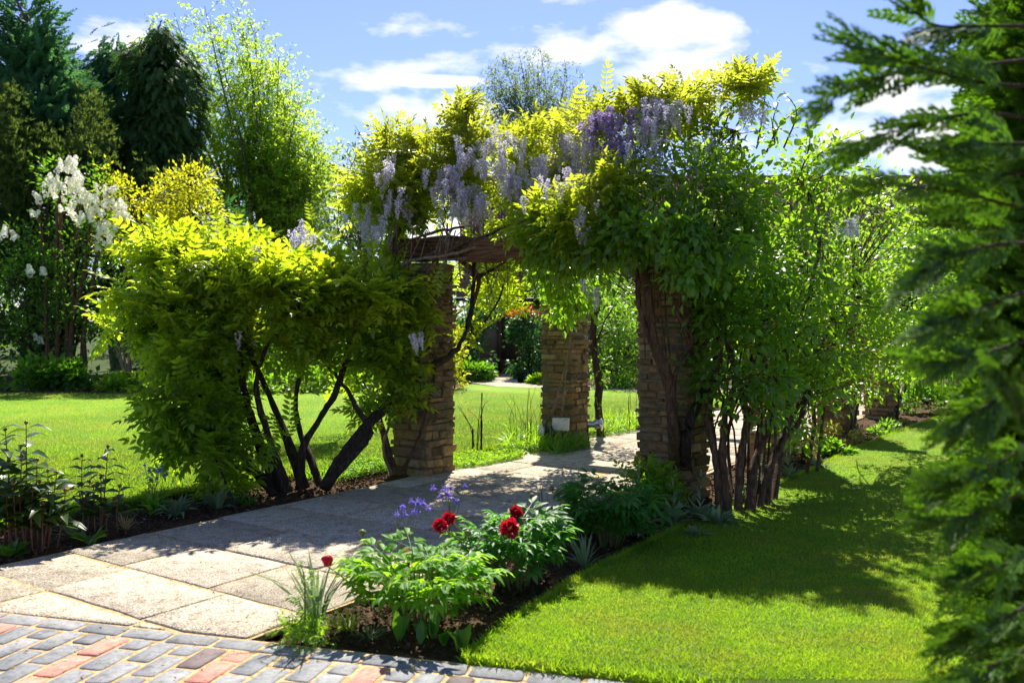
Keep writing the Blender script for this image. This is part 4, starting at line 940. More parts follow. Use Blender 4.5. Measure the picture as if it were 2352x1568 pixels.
mb = MB(); mb.tube([at(1250, 980, 10.9), at(1275, 930, 10.75), at(1290, 870, 10.7), at(1310, 800, 10.7), at(1300, 740, 10.7)], [.014, .012, .01, .008, .006], 6, 6, .004); mb.build('stem', M_bark_pale, bc, True)
mb = MB(); mb.tube([at(1240, 990, 10.9), at(1300, 900, 10.7), at(1335, 855, 10.7), at(1330, 820, 10.7)], [.012, .01, .006, .004], 6, 6, .004); mb.build('stem', M_bark_pale, bc, True)
P2, O2 = blobpts([(1235, 540, 8.0, 40, 40, .2), (1300, 560, 7.75, 50, 50, .2), (1370, 570, 7.5, 50, 46, .2), (1450, 555, 7.25, 56, 46, .2), (1530, 560, 7.05, 60, 40, .2), (1610, 560, 6.9, 60, 56, .2), (1560, 530, 6.95, 60, 30, .15), (1430, 480, 7.6, 80, 40, .3), (1290, 610, 7.9, 40, 26, .2), (1230, 600, 8.1, 26, 30, .15), (1680, 600, 6.95, 50, 60, .2), (1600, 640, 6.95, 50, 26, .15, .6), (1330, 600, 7.8, 40, 20, .2)], 900, .4, .45); P = np.concatenate([P, P2]); O = np.concatenate([O, O2])
twigs(bc, P[::5], list(P[:20]), .004, M_bark)
p, f, up = clusters(P, O, 6, .10, .4, -.45, .7, .6, .5); leaves(bc, T_ov, L_clim, p, f, up, R.uniform(.055, .10, len(p)), 'foliage', 300, 'broad_leaf', mid=.5)

# ================================================================== BLOB PLANTS (generic)
def bush(name, label, cat, base, blobs, ncl, per, spread, T, mat, size, trunk=None, limbs=3, lr=.03, group=None, outw=.6, upw=.2, upn=1., rnd=.7, shell=.7, nt_=.2, bark=M_bark_dark, parts=0, key=None):
    t = thing(name, label, cat, base, group); P, O = blobpts(blobs, ncl, shell)
    tg = [at(*b[:3]) for b in blobs]; 
    if limbs: limbs_to(t, np.array(base)-(0, 0, .05), tg[:limbs], lr, lr*.3, bark, 'trunk' if cat == 'tree' else 'stem')
    if nt_: twigs(t, P[::max(1, int(1/nt_))], tg, lr*.16, bark)
    p, f, up = clusters(P, O, per, spread, outw, upw, rnd, upn)
    leaves(t, T, mat, p, f, up, R.uniform(size[0], size[1], len(p)), 'crown' if cat == 'tree' else 'foliage', parts, key); return t
def G0(u, Y): a = at(u, 745, Y); return (a[0], a[1], 0)
def crown_tree(name, label, base, Y, bl, n, T, mat, size, up_, droop, spread=.3, trunk_top=None, r=.2, group=None, per=4, bark=M_bark_grey):
    t = thing(name, label, 'tree', base, group); P, O = blobpts(bl, n, .5, .12)
    mb = MB(); tt = at(*trunk_top); b = np.array(base); mb.tube([b-(0, 0, .1), b+(tt-b)*.35+R.normal(0, .1, 3), b+(tt-b)*.7+R.normal(0, .1, 3), tt], [r, r*.75, r*.4, r*.1], 8, 5); mb.build('trunk', bark, t, True)
    axis = np.array([b+(tt-b)*s_ for s_ in np.linspace(.15, .98, 30)]); mb = MB()
    for q in P[::max(1, n//90)]:
        a = axis[np.argmin(np.abs(axis[:, 2]-(q[2]-up_*1.0)))]; mb.tube([a, (a+q)/2+(0, 0, .1*up_), q], [r*.18, r*.12, r*.04], 4, 3)
    mb.build('branches', bark, t)
    hor = P-axis[np.argmin(np.abs(axis[None, :, 2]-P[:, None, 2]), 1)]; hor[:, 2] = 0; O = nrm(hor+1e-3)
    p = np.repeat(P, per, 0)+R.normal(0, spread, (len(P)*per, 3)); o = np.repeat(O, per, 0)
    f = o*.8+np.array((0, 0, up_-droop))+R.normal(0, .35, p.shape); up = o*.3*np.sign(droop)+np.array((0, 0, 1.))+R.normal(0, .4, p.shape)
    leaves(t, T, mat, p, f, up, R.uniform(size[0], size[1], len(p)), 'crown', 0); return t
# tall conifers at the left
def cone(u0, vt, vb, Y, w, rY, k=8, pw=.8):
    out = []
    for i in range(k):
        s_ = (i+.5)/k; out.append((u0+R.normal(0, w*.07), vt+(vb-vt)*s_, Y, max(8, w*s_**pw), (vb-vt)/k*.75, rY*(.3+.7*s_), 1.))
    return out
crown_tree('cypress_tree', 'tallest blue green cypress with two feathery leaders in the far left corner', G0(70, 27), 27,
           cone(40, -30, 420, 27, 80, 1.4)+cone(103, 0, 400, 27, 75, 1.3)+[(60, 330, 27, 170, 130, 2.), (50, 480, 27, 170, 150, 2.), (150, 260, 27, 60, 90, 1.2)], 3000, T_fr, L_conif, (.35, .62), .55, 0., .18, (60, 30, 27), .3)
crown_tree('weeping_cypress', 'narrow drooping cypress with nodding top between the tall conifers', G0(268, 31), 31,
           cone(262, 92, 470, 31, 62, 1.1, 8, .6)+[(225, 190, 31, 26, 60, .6), (320, 200, 31, 30, 70, .7)], 1100, T_fr, L_conif, (.3, .55), 0., .9, .15, (268, 95, 31), .2)
crown_tree('dense_cypress', 'dense dark round topped cypress in front of the pale green tree', G0(368, 29), 29,
           cone(365, 78, 560, 29, 92, 1.5, 9, .42)+[(340, 180, 29, 55, 80, 1.), (400, 230, 29, 62, 120, 1.2), (330, 330, 29, 70, 120, 1.2)], 2800, T_fr, L_conifd, (.28, .5), 0., .9, .14, (368, 90, 29), .25)
bush('golden_yew', 'olive brown upright yew in front of the cypresses at the far left', 'tree', G0(90, 24.5),
     [(45, 300, 24.5, 40, 110, .8), (100, 420, 24.5, 95, 110, 1.2), (15, 420, 24.5, 50, 130, 1.), (215, 400, 24.5, 70, 100, .9), (310, 420, 25, 50, 60, .7, .8), (60, 560, 24.5, 120, 120, 1.3), (220, 500, 24.5, 110, 100, 1.), (210, 300, 25, 34, 80, .5, .9), (20, 250, 24.5, 16, 60, .4), (95, 350, 24.5, 20, 50, .4), (60, 720, 24.5, 130, 110, 1.3), (255, 620, 24.6, 110, 110, 1.1)],
     2100, 7, .16, T_tuft, L_yew, (.13, .22), limbs=5, lr=.09, outw=.25, upw=.9, nt_=.1)
# open branched trees
def fan_tree(name, label, base, limbs, r0, T, mat, size, tw_len, tw_step, tw_droop, leaf_step, bark, rise=.3, leaf_droop=-.2, cat='tree', jit=.25, flat=.35):
    t = thing(name, label, cat, base); mb = MB(); mt = MB(); LP = []; LF = []; b = np.array(base)
    for (end, start, rr) in limbs:
        s0 = b if start is None else at(*start); e_ = at(*end); L_ = np.linalg.norm(e_-s0)
        P_ = np.array([s0, s0+(e_-s0)*.33+(0, 0, rise*L_*.12)+R.normal(0, .03*L_, 3), s0+(e_-s0)*.66+(0, 0, rise*L_*.12)+R.normal(0, .03*L_, 3), e_])
        mb.tube(P_, [rr, rr*.65, rr*.4, rr*.12], 6, 5)
        Q = spline(P_, 10); seg = np.linalg.norm(np.diff(Q, axis=0), axis=1).cumsum(); n_ = int(seg[-1]/tw_step)
        for i in range(n_):
            s_ = (i+.5)/n_
            if s_ < .18: continue
            j = min(int(s_*(len(Q)-1)), len(Q)-2); T_ = nrm(Q[j+1]-Q[j]); sd_ = np.cross(T_, (0, 1., 0)) * (1 if i % 2 else -1)
            d = nrm(T_*.75+nrm(sd_)*R.uniform(.3, .9)+R.normal(0, jit, 3)+np.array((0, R.normal(0, .5), -tw_droop*.3))); tl = tw_len*(1-.55*s_)*R.uniform(.6, 1.2)
            q0 = Q[j]; q1 = q0+d*tl*.5; q2 = q0+d*tl*(.85 if tw_droop > .3 else 1)+np.array((0, 0, -tw_droop*tl)); mt.tube([q0, q1, q2], [rr*.2*(1-s_)+.006, .006, .003], 3, 2)
            m = max(2, int(tl/leaf_step)); ss = R.uniform(.12, 1.03, m); q = q0*(1-ss[:, None])**2+2*q1*(ss*(1-ss))[:, None]+q2*(ss**2)[:, None]
            LP.append(q+R.normal(0, size[1]*.5, (m, 3))*np.array((1, 1, flat))); LF.append(d[None]*.5+R.normal(0, .6, (m, 3))+(0, 0, leaf_droop))
    mb.build('trunk', bark, t, True); mt.build('twigs', bark, t); p = np.concatenate(LP); f = np.concatenate(LF)
    leaves(t, T, mat, p, f, R.normal(0, .45, p.shape)+(0, 0, 1), R.uniform(size[0], size[1], len(p)), 'crown', 0); return t
ht = (600, 620, 33)
hl = []
for (u, v) in [(335, 70), (300, 130), (400, 30), (470, 15), (545, 20), (530, 55), (600, 95), (585, 60), (640, 130), (655, 160), (690, 215), (700, 260), (745, 350), (765, 345), (735, 390), (740, 420), (680, 300), (640, 230), (560, 150), (500, 100), (440, 110), (620, 330), (560, 300), (660, 380), (600, 420), (500, 280), (690, 460), (640, 500), (460, 330), (500, 400), (440, 420), (420, 480), (560, 480), (720, 470), (560, 220), (520, 180), (610, 260), (380, 330), (670, 430), (700, 310), (720, 350), (700, 410), (760, 380), (750, 440), (680, 350), (720, 300), (660, 290), (690, 480), (640, 430), (610, 160), (570, 120), (360, 200), (420, 150), (480, 60), (700, 380), (740, 365), (650, 210), (768, 352), (755, 400), (765, 430), (715, 330), (728, 380), (690, 250), (672, 190), (735, 330), (745, 460), (700, 500)]:
    hl.append(((u, v, 33+R.normal(0, 1.2)), (610-max(0, 540-u)*.35+max(0, u-600)*.12, 625-R.uniform(0, 110), 33), .07 if v < 250 else .045))
hl.append(((600, 560, 33), None, .22))
fan_tree('hornbeam_tree', 'wide airy tree with fresh light green leaves fanning out against the sky', G0(600, 33), hl, .2, T_rh, L_horn, (.10, .17), 2.1, .175, .05, .042, M_bark_grey, .1, -.1)
blr = []
for (u, v) in [(1125, 190), (1150, 130), (1190, 115), (1235, 150), (1290, 190), (1340, 200), (1375, 215), (1300, 140), (1270, 230), (1170, 210), (1220, 250), (1325, 260), (1150, 250), (1240, 110), (1385, 240), (1360, 200), (1120, 150), (1135, 240), (1200, 160), (1390, 270), (1350, 280)]:
    blr.append(((u, v, 42+R.normal(0, .8)), (1262, 420, 42), .05))
blr.append(((1262, 400, 42), None, .16))
fan_tree('silver_birch', 'weeping silver birch with thin hanging twigs rising behind the pergola', G0(1262, 42), blr, .16, T_rh, L_birch, (.11, .17), 2.3, .09, 1.0, .07, M_bark_grey, .35, -.7, flat=1)
sl_ = [((u, v, 13), (840, 640, 13), .018) for (u, v) in [(770, 450), (790, 390), (820, 345), (845, 330), (860, 370), (750, 500), (800, 430), (830, 400), (870, 420), (775, 530)]]
fan_tree('twiggy_shrub', 'sparse olive twigged shrub standing behind the left end of the arch', G0(840, 13), sl_+[((840, 620, 13), None, .05)], .03, T_rh, L_yew, (.05, .09), .7, .06, .0, .05, M_bark_grey, .4, 0, 'shrub')
# golden shrub, lilac
bush('golden_shrub', 'bright yellow green shrub between the lilac and the pale tree', 'shrub', G0(390, 22.5),
     [(360, 450, 22.5, 120, 50, 1.), (300, 470, 22.5, 70, 60, .8), (440, 420, 22.6, 50, 36, .6), (340, 540, 22.5, 120, 70, 1.), (450, 500, 22.5, 60, 60, .8), (255, 400, 22.5, 24, 26, .3)], 1300, 6, .15, T_rh, L_yel, (.08, .13), limbs=4, lr=.05)
lil = bush('white_lilac', 'tall lilac with creamy white flower heads above dark green leaves', 'shrub', G0(140, 22),
     [(150, 420, 22, 60, 55, .6), (230, 440, 22, 50, 60, .6, .8), (110, 470, 22, 50, 50, .5, .6), (180, 560, 22, 110, 60, .9), (90, 640, 22, 90, 70, .8), (220, 680, 22, 110, 80, .9), (140, 760, 22, 120, 60, .9, .6), (290, 640, 22, 60, 80, .8), (300, 740, 21.8, 60, 60, .6, .6), (50, 560, 22, 50, 50, .5, .4)],
     1500, 6, .16, T_rh, L_lilac, (.09, .14), limbs=7, lr=.06, outw=.5)
mb = MB()
for (a, b2) in ((130, 130), (150, 180), (190, 240), (120, 90), (170, 210), (150, 140)):
    mb.tube([G0(a, 21.6), at(a+R.normal(0, 10), 760, 21.6), at((a+b2)/2, 640, 21.7), at(b2, 500, 21.8), at(b2+10, 420, 22)], [.08, .06, .05, .035, .02], 6, 5, .02)
mb.build('trunks', M_bark, lil, True)
def panicles(root, pts, n_each, Yd, size):
    ms_ = shared(T_lilac, P_white, 'flower_head'); loc = np.array(root.location)
    for (u, v, n_, sp) in pts:
        for _ in range(n_):
            p = at(u+R.normal(0, sp), v+R.normal(0, sp), Yd+R.normal(0, .2)); s_ = size*R.uniform(.8, 1.2); d = Vector((R.normal(0, .5), R.normal(-.2, .4), 1)).to_track_quat('X', 'Z').to_matrix().to_4x4()
            link('flower_head', ms_[int(R.integers(3))], root, mat4=Matrix.Translation(p-loc) @ d @ Matrix.Diagonal((s_, s_*1.35, s_*1.35, 1)))
panicles(lil, [(160, 375, 5, 6), (150, 392, 6, 12), (165, 405, 6, 12), (140, 420, 4, 10), (175, 425, 7, 12), (130, 440, 4, 14), (180, 445, 7, 14), (112, 452, 3, 8), (165, 450, 5, 14), (210, 448, 6, 12), (200, 460, 6, 14), (240, 450, 5, 10), (160, 470, 3, 10), (185, 490, 5, 12), (200, 500, 4, 10), (215, 480, 5, 12), (228, 500, 5, 12),
               (255, 480, 4, 10), (275, 485, 5, 10), (265, 505, 4, 9), (290, 500, 3, 8), (235, 530, 5, 10), (240, 545, 5, 10), (255, 555, 3, 7), (235, 575, 2, 4), (105, 430, 4, 8), (93, 460, 2, 6), (80, 500, 2, 4), (15, 540, 4, 8), (28, 548, 2, 4), (70, 630, 2, 3), (98, 632, 2, 3), (85, 788, 2, 3)], 1, 21.3, .185)
bush('dark_hedge', 'deep shade of dark evergreen hedge behind the lilac trunks', 'hedge', G0(120, 26),
     [(0, 620, 26, 120, 140, 1.2), (120, 700, 26, 170, 150, 1.2), (320, 680, 26, 150, 150, 1.2), (520, 720, 26.5, 160, 160, 1.2), (700, 740, 27, 160, 160, 1.2), (860, 700, 27.2, 120, 170, 1.1), (10, 820, 25.5, 150, 60, 1.), (250, 820, 25.5, 200, 60, 1.), (600, 830, 25.5, 250, 60, 1.), (460, 540, 27, 110, 90, 1), (980, 760, 26.9, 70, 100, .7)],
     3600, 8, .28, T_rh, L_dark, (.14, .24), limbs=0, nt_=0)
bush('distant_trees', 'far belt of trees closing the garden behind the hedges', 'trees', G0(600, 45), [(x, 700, 45, 200, 130, 2.) for x in range(-700, 1300, 180)], 3000, 6, .5, T_rh, L_mid, (.3, .5), limbs=0, nt_=0)
bpy.data.objects['distant_trees'].children[0]['kind'] = 'stuff'
bush('multistem_shrub', 'shrub on a cluster of straight pale stems at the far lawn edge', 'shrub', G0(305, 20.2),
     [(330, 740, 20.4, 70, 50, .7), (380, 680, 20.6, 70, 70, .8), (300, 800, 20.3, 60, 20, .4, .3)], 260, 6, .14, T_rh, L_lilac, (.08, .13), limbs=0, nt_=.2)
ms0 = bpy.data.objects['multistem_shrub']
for k in range(9):
    mb = MB(); u0 = 300+R.normal(0, 7); u1 = u0+(k-4)*9; mb.tube([G0(u0, 20.2)-np.array((0, 0, .05)), at((u0+u1)/2+R.normal(0, 3), 850, 20.2), at(u1, 790, 20.2), at(u1+R.normal(0, 10), 720, 20.4)], [.045 if k == 4 else .025, .03, .02, .012], 6, 4); mb.build('stem', M_bark if k == 4 else M_bark_pale, ms0, True)
bush('border_shrub', 'rounded mid green shrub at the far lawn edge behind the wisteria stems', 'shrub', G0(560, 22),
     [(560, 800, 22, 150, 60, .9), (700, 780, 22.5, 120, 80, 1.), (450, 760, 22, 100, 80, .9), (850, 800, 22, 110, 60, .9), (560, 720, 22.8, 130, 80, 1)], 1500, 7, .18, T_rh, L_mid, (.08, .14), limbs=4, lr=.03)
bush('camellia', 'dark glossy camellia left of the glazed door', 'shrub', G0(1100, 25.5), [(1095, 790, 25.5, 44, 80, .8), (1110, 730, 25.6, 34, 50, .6), (1060, 800, 25.2, 30, 60, .6)], 520, 7, .11, T_ov, L_dark, (.10, .15), limbs=2, lr=.04, outw=.8, upw=-.3, shell=1.)
cam2 = bush('photinia_bush', 'clipped dark evergreen with orange red new tips right of the glazed door', 'shrub', G0(1218, 25), [(1212, 800, 24.8, 50, 78, .8), (1218, 750, 24.8, 46, 40, .7), (1225, 850, 24.6, 40, 34, .6)], 760, 7, .10, T_ov, L_dark, (.09, .14), limbs=2, lr=.04, outw=.8, upw=-.3, shell=1.)
P, O = blobpts([(1210, 722, 24.8, 44, 12, .5)], 90, .5); p, f, up = clusters(P, O, 6, .08, .3, .9, .5); leaves(cam2, T_rh, L_red, p, f, up, R.uniform(.08, .13, len(p)), 'young_leaves')
bush('yellow_ivy', 'small yellow green climber beside the left pier at the lawn end', 'shrub', G0(1042, 21), [(1045, 810, 21, 18, 52, .3), (1050, 870, 21, 22, 16, .3)], 170, 6, .1, T_rh, L_yel, (.07, .11), limbs=1, lr=.02)
bush('house_border_shrub', 'tall feathery green shrubs seen through the arch beside the right pier', 'shrub', G0(1420, 22), [(1420, 720, 22, 60, 90, .8), (1440, 800, 22, 60, 80, .8), (1390, 660, 22.5, 60, 50, .6), (1400, 850, 21.6, 50, 36, .5), (1500, 760, 22.5, 60, 100, .8)], 1500, 7, .13, T_rh, L_mid, (.06, .10), limbs=4, lr=.03)
bush('house_border_hedge', 'long leafy hedge in front of the house behind the pergola', 'hedge', G0(1800, 23), [(1640, 760, 23, 140, 110, 1.), (1820, 760, 23, 150, 110, 1.), (2000, 780, 23, 140, 100, 1.), (2200, 740, 23, 160, 130, 1.1), (1300, 660, 24.5, 80, 50, .8), (1700, 640, 23.5, 140, 80, 1), (1950, 640, 23.5, 140, 90, 1), (2150, 600, 24, 130, 90, 1.)], 3400, 7, .2, T_rh, L_lilac, (.09, .15), limbs=4, lr=.05)
bush('laburnum', 'dark green shrub dripping with long green catkins over the far right piers', 'shrub', G0(2060, 14.6), [(2090, 700, 14.4, 100, 120, .9), (2040, 800, 14.5, 60, 60, .6, .7), (2160, 780, 15.2, 70, 110, .8), (2130, 600, 14.8, 110, 90, 1.), (2230, 700, 16, 80, 140, 1.)], 1500, 6, .13, T_rh, L_lilac, (.06, .10), limbs=4, lr=.05, upw=-.3)
lab = bpy.data.objects['laburnum']
n = 240; uu = R.uniform(1985, 2200, n); vv = R.uniform(700, 900, n)-abs(uu-2100)*.3; P = np.array([at(a, b2, 14.1+R.normal(0, .2)) for a, b2 in zip(uu, vv)])
V, L, To = inst_arrays([tmpl([rhomb((0, 0, 0), (1, 0, 0), 1, .07)]), tmpl([rhomb((0, 0, 0), (1, 0, 0), .8, .09)])], P, R.normal(0, .06, (n, 3))+(0, 0, -1), R.normal(0, 1, (n, 3)), R.uniform(.25, .5, n)); stuff(link('catkins', mesh_arrays('catkins', V-np.array(lab.location), L, To, L_climy), lab))
bush('variegated_climber', 'gold edged evergreen clinging to the third pier of the right row', 'shrub', G0(1960, 12), [(1965, 830, 11.9, 50, 50, .35), (1985, 870, 11.9, 30, 40, .3), (1930, 800, 12, 40, 30, .3)], 260, 7, .07, T_ov, L_var, (.04, .07), limbs=2, lr=.02)

# ================================================================== SMALL TREE, LIGHTS, STAKES
st = thing('young_tree', 'slim young tree with leaning dark trunk beside the pier with spotlights', 'tree', gr(1381, 1000))
mb = MB(); mb.tube([gr(1381, 1000)-(0, 0, .05), at(1374, 930, 12.0), at(1376, 880, 12.0), at(1366, 820, 12.0), at(1364, 760, 12.0), at(1372, 700, 12.), at(1390, 640, 12)], [.062, .055, .058, .045, .04, .03, .015], 8, 6, .006); mb.build('trunk', M_bark_dark, st, True)
limbs_to(st, at(1365, 790, 12), [at(1410, 700, 12), at(1400, 760, 11.9), at(1350, 690, 12)], .018, .006, M_bark_dark)
P, O = blobpts([(1400, 690, 12, 50, 50, .4), (1380, 640, 12, 50, 40, .4), (1380, 830, 11.9, 22, 60, .25, .5), (1385, 940, 11.8, 20, 14, .2, .4)], 200, .5); p, f, up = clusters(P, O, 4, .08, .5, 0, .8); leaves(st, T_rh, L_mid, p, f, up, R.uniform(.05, .09, len(p)), 'crown')
M_whitebox = surf('pale grey plastic', lambda t: (t.ramp(t.noise(12, 5, .7, pos(t)), [(.3, (.42, .45, .44)), (.6, (.66, .70, .68))]), None, 0, 0), .45, .4)
M_alu = surf('brushed aluminium', lambda t: ((.62, .62, .62), None, 0, 0), .3, .5); M_alu.node_tree.nodes['Principled BSDF'].inputs['Metallic'].default_value = .9
def rbox(lo, hi, mat, name, parent, bev=.008):
    mb = MB(); mb.box(lo, hi); o = mb.build(name, mat, parent)
    md = o.modifiers.new('bevel', 'BEVEL'); md.width = bev; md.segments = 2; return o
c_ = at(1288, 974, 10.72)
bx = thing('junction_box', 'pale grey electrical junction box on a black post at the pier foot', 'electrical box', (c_[0], c_[1], 0)); 
rbox(c_-(.10, .05, .075), c_+(.10, .05, .075), M_whitebox, 'box', bx, .012); rbox(c_+(-.105, -.056, .052), c_+(.105, -.046, .078), M_whitebox, 'lid', bx, .004)
rbox((c_[0]-.12, c_[1]-.03, -.05), (c_[0]-.07, c_[1]+.02, c_[2]-.02), M_dkmetal, 'post', bx, .004)
mb = MB(); mb.tube([c_+(.02, 0, -.07), c_+(.03, 0, -.2), (c_[0]+.05, c_[1], -.03)], .009, 6, 4); mb.build('cable', M_dkmetal, bx)
def spot(name, label, c, d, lens_pale):
    t = thing(name, label, 'garden light', (c[0], c[1], c[2]), 'garden spotlights at the pier foot'); d = nrm(np.array(d, float)); mb = MB(); c = np.array(c)
    mb.tube([c-d*.12, c-d*.10, c-d*.03, c-d*.028, c+d*.0, c+d*.04], [.02, .038, .04, .055, .06, .062], 14, 1); mb.build('housing', M_dkmetal if lens_pale else M_alu, t, True)
    mb = MB(); mb.tube([c+d*.041, c+d*.055, c+d*.07], [.064, .066, .05], 16, 1); mb.build('rim', M_whitebox if lens_pale else M_alu, t, True)
    mb = MB(); mb.tube([c-d*.11, c-d*.12-np.array((0, 0, .05)), np.array((c[0]-d[0]*.1, c[1]-d[1]*.1, c[2]-.28))], .012, 6, 3); mb.build('bracket', M_dkmetal, t); return t
spot('spotlight', 'round spotlight with pale lens facing left below the grey box', at(1252, 988, 10.6), (-.9, -.35, .1), True)
spot('spotlight', 'silver spotlight on the right side of the pier, facing right', at(1372, 974, 11.0), (.95, -.25, .05), False)
sk = thing('garden_stake', 'thin dark metal stake standing upright in the bed before the lawn', 'stake', gr(1105, 1040)); b = gr(1105, 1040); mb = MB(); mb.tube([b-(0, 0, .05), at(1106, 965, b[1])], .013, 8, 2); mb.build('lower_rod', M_bark_dark, sk); mb = MB(); mb.tube([at(1106, 966, b[1]), at(1107, 902, b[1])], .008, 8, 2); mb.build('upper_rod', M_bark_dark, sk)
sk = thing('garden_stake', 'short dark stake supporting the twiggy rose', 'stake', gr(1086, 1040)); mb = MB(); mb.tube([gr(1086, 1040)-(0, 0, .05), at(1086, 985, 10.3)], .011, 8, 2); mb.build('rod', M_bark_dark, sk)
ro = thing('bare_rose', 'nearly leafless young rose with thin canes tied to the stake', 'rose', gr(1092, 1040)); Yb = gr(1092, 1040)[1]
for pp in ([(1092, 1040), (1080, 980), (1055, 930)], [(1096, 1040), (1100, 970), (1075, 940)], [(1094, 1040), (1100, 960), (1104, 925)], [(1086, 985), (1060, 945), (1050, 930)], [(1103, 960), (1112, 930), (1122, 920)]):
    mb = MB(); mb.tube(px(pp, Yb), [.006, .004, .002], 5, 4); mb.build('cane', M_bark, ro)
P = np.array([at(1075+R.normal(0, 22), 940+R.normal(0, 18), Yb+R.normal(0, .1)) for _ in range(60)]); leaves(ro, T_rh, L_red, P, R.normal(0, 1, P.shape), R.normal(0, .5, P.shape)+(0, 0, 1), R.uniform(.02, .035, 60), 'leaves')

# ================================================================== FLOWER BED PLANTS
def peony(label, base, dirs, n, h, spread, mat, mstem, size, blooms=(), buds=(), name='peony', cov=1.):
    t = thing(name, label, 'flower plant', base); b = np.array(base); P = []; F = []; tops = []
    for i in range(n):
        a = R.uniform(0, 6.28); r = spread*R.uniform(0, 1)**.55; hh = h*R.uniform(.7, 1.1)*(1-.35*(r/spread)**2); top = b+np.array((r*math.cos(a), r*math.sin(a)*.85, hh)); tops.append(top)
        foot = b+np.array((r*.28*math.cos(a), r*.28*math.sin(a), -.03)); mb = MB(); mb.tube([foot, (foot*.4+top*.6)*(1, 1, 1)+np.array((0, 0, .02))-np.array((r*.12*math.cos(a), r*.12*math.sin(a), 0)), top], [.0055, .0045, .003], 5, 3); mb.build('stem', mstem, t)
        for k in range(int(5*cov)+1):
            s_ = R.uniform(.5, 1.0) if k else 1.; q = foot+(top-foot)*s_; a2 = a+R.normal(0, 1.3) if k else a; P.append(q); F.append((math.cos(a2), math.sin(a2), R.uniform(-.15, .55)))
    P = np.array(P); F = np.array(F); up = np.column_stack([R.normal(0, .3, (len(P), 2)), np.ones(len(P))])
    leaves(t, T_peo, mat, P, F, up, R.uniform(size*.8, size*1.2, len(P)), 'foliage', 300, 'peony_leaf')
    loc = np.array(t.location)
    for (pt, rr) in blooms:
        c = np.array(pt); mb = MB(); foot = b+(c-b)*(.2, .2, 0); mb.tube([foot, (foot+c)/2+np.array((0, 0, .03)), c], [.006, .005, .004], 5, 4); mb.build('stem', mstem, t)
        V_ = nrm(R.normal(0, 1, (150, 3))); V_[:, 2] = V_[:, 2]*.8+.15; V_ = nrm(V_); rad_ = rr*R.uniform(.35, .8, 150)
        P_ = c+V_*rad_[:, None]*.75; f_ = V_+R.normal(0, .35, V_.shape); Vv, L, To = inst_arrays([tmpl([ovate(w=.95, fold=.25, droop=-.2, wide=.6)])], P_, f_, np.cross(V_, R.normal(0, 1, V_.shape))+V_*.4, rr*R.uniform(.35, .6, 150))
        link('flower', mesh_arrays('flower', Vv-loc, L, To, P_red), t)
    for (pt, rr, red) in buds:
        c = np.array(pt); mb = MB(); foot = b+(c-b)*(.3, .3, 0); mb.tube([foot, foot*.35+c*.65+np.array((0, 0, .02)), c], [.005, .004, .003], 5, 4); mb.build('stem', mstem, t)
        mb = MB(); th_ = np.linspace(0, np.pi, 7); d = nrm(np.array((R.normal(0, .5), R.normal(0, .3), 1.))); mb.tube([c+d*rr*(1-math.cos(x)) for x in th_], [max(.1, math.sin(x))*rr for x in th_], 8, 1); mb.build('bud', P_red if red else mstem, t, True)
    return t
p1 = gr(960, 1440)
peony('nearest peony, sunlit fresh green with drooping dark red buds', p1, None, 21, .38, .27, L_peony, M_stem, .20, [], [(at(750, 1298, 4.45), .028, True), (at(935, 1275, 4.7), .016, True), (at(940, 1298, 4.6), .012, True), (at(832, 1232, 4.8), .02, False), (at(870, 1255, 4.7), .018, False), (at(1072, 1232, 4.7), .018, False)])
p2 = gr(1195, 1345)
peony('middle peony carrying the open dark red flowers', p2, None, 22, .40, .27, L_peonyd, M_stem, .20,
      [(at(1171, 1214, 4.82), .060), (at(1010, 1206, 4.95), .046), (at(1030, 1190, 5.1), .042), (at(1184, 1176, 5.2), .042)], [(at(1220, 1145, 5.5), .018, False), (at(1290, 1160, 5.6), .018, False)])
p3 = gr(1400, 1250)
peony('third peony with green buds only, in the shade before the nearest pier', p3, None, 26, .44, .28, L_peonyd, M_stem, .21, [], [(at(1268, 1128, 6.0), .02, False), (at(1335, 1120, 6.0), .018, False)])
def stemplant(label, base, stems, mat, mstem, ls, name='tree_peony', cat='flower plant', per=.05, bud=True, bare=.35):
    t = thing(name, label, cat, base); LP = []; LF = []; LS = []; b = np.array(base)
    for (u, v, Y) in stems:
        top = at(u, v, Y); foot = np.array((top[0]+R.normal(0, .03), top[1], -.03))*(.8, .8, 1)+b*(.2, .2, 0); mb = MB(); P_ = np.array([foot, (foot+top)/2+R.normal(0, .01, 3), top]); mb.tube(P_, [.007, .005, .003], 5, 4); mb.build('stem', mstem, t); n_ = int(np.linalg.norm(top-foot)*(1-bare)/per)
        for i in range(n_):
            s_ = bare+(1-bare)*(i+.5)/n_; q = foot+(top-foot)*s_
            for sg in (0, 1): a = i*2.4+sg*3.1+R.normal(0, .2); LP.append(q); LF.append((math.cos(a), math.sin(a), .35)); LS.append(ls*(1.15-.5*s_)*R.uniform(.8, 1.2))
        if bud:
            mb = MB(); th_ = np.linspace(0, np.pi, 6); mb.tube([top+np.array((0, 0, 1.))*.014*(1-math.cos(x)) for x in th_], [max(.1, math.sin(x))*.014 for x in th_], 7, 1); mb.build('bud', mstem, t, True)
    P = np.array(LP); F = np.array(LF); leaves(t, [tmpl([ovate(w=.40, droop=.3)]), tmpl([ovate(w=.36, droop=.45)])], mat, P, F, R.normal(0, .25, P.shape)+(0, 0, 1), np.array(LS), 'foliage', 300, 'lance_leaf'); return t
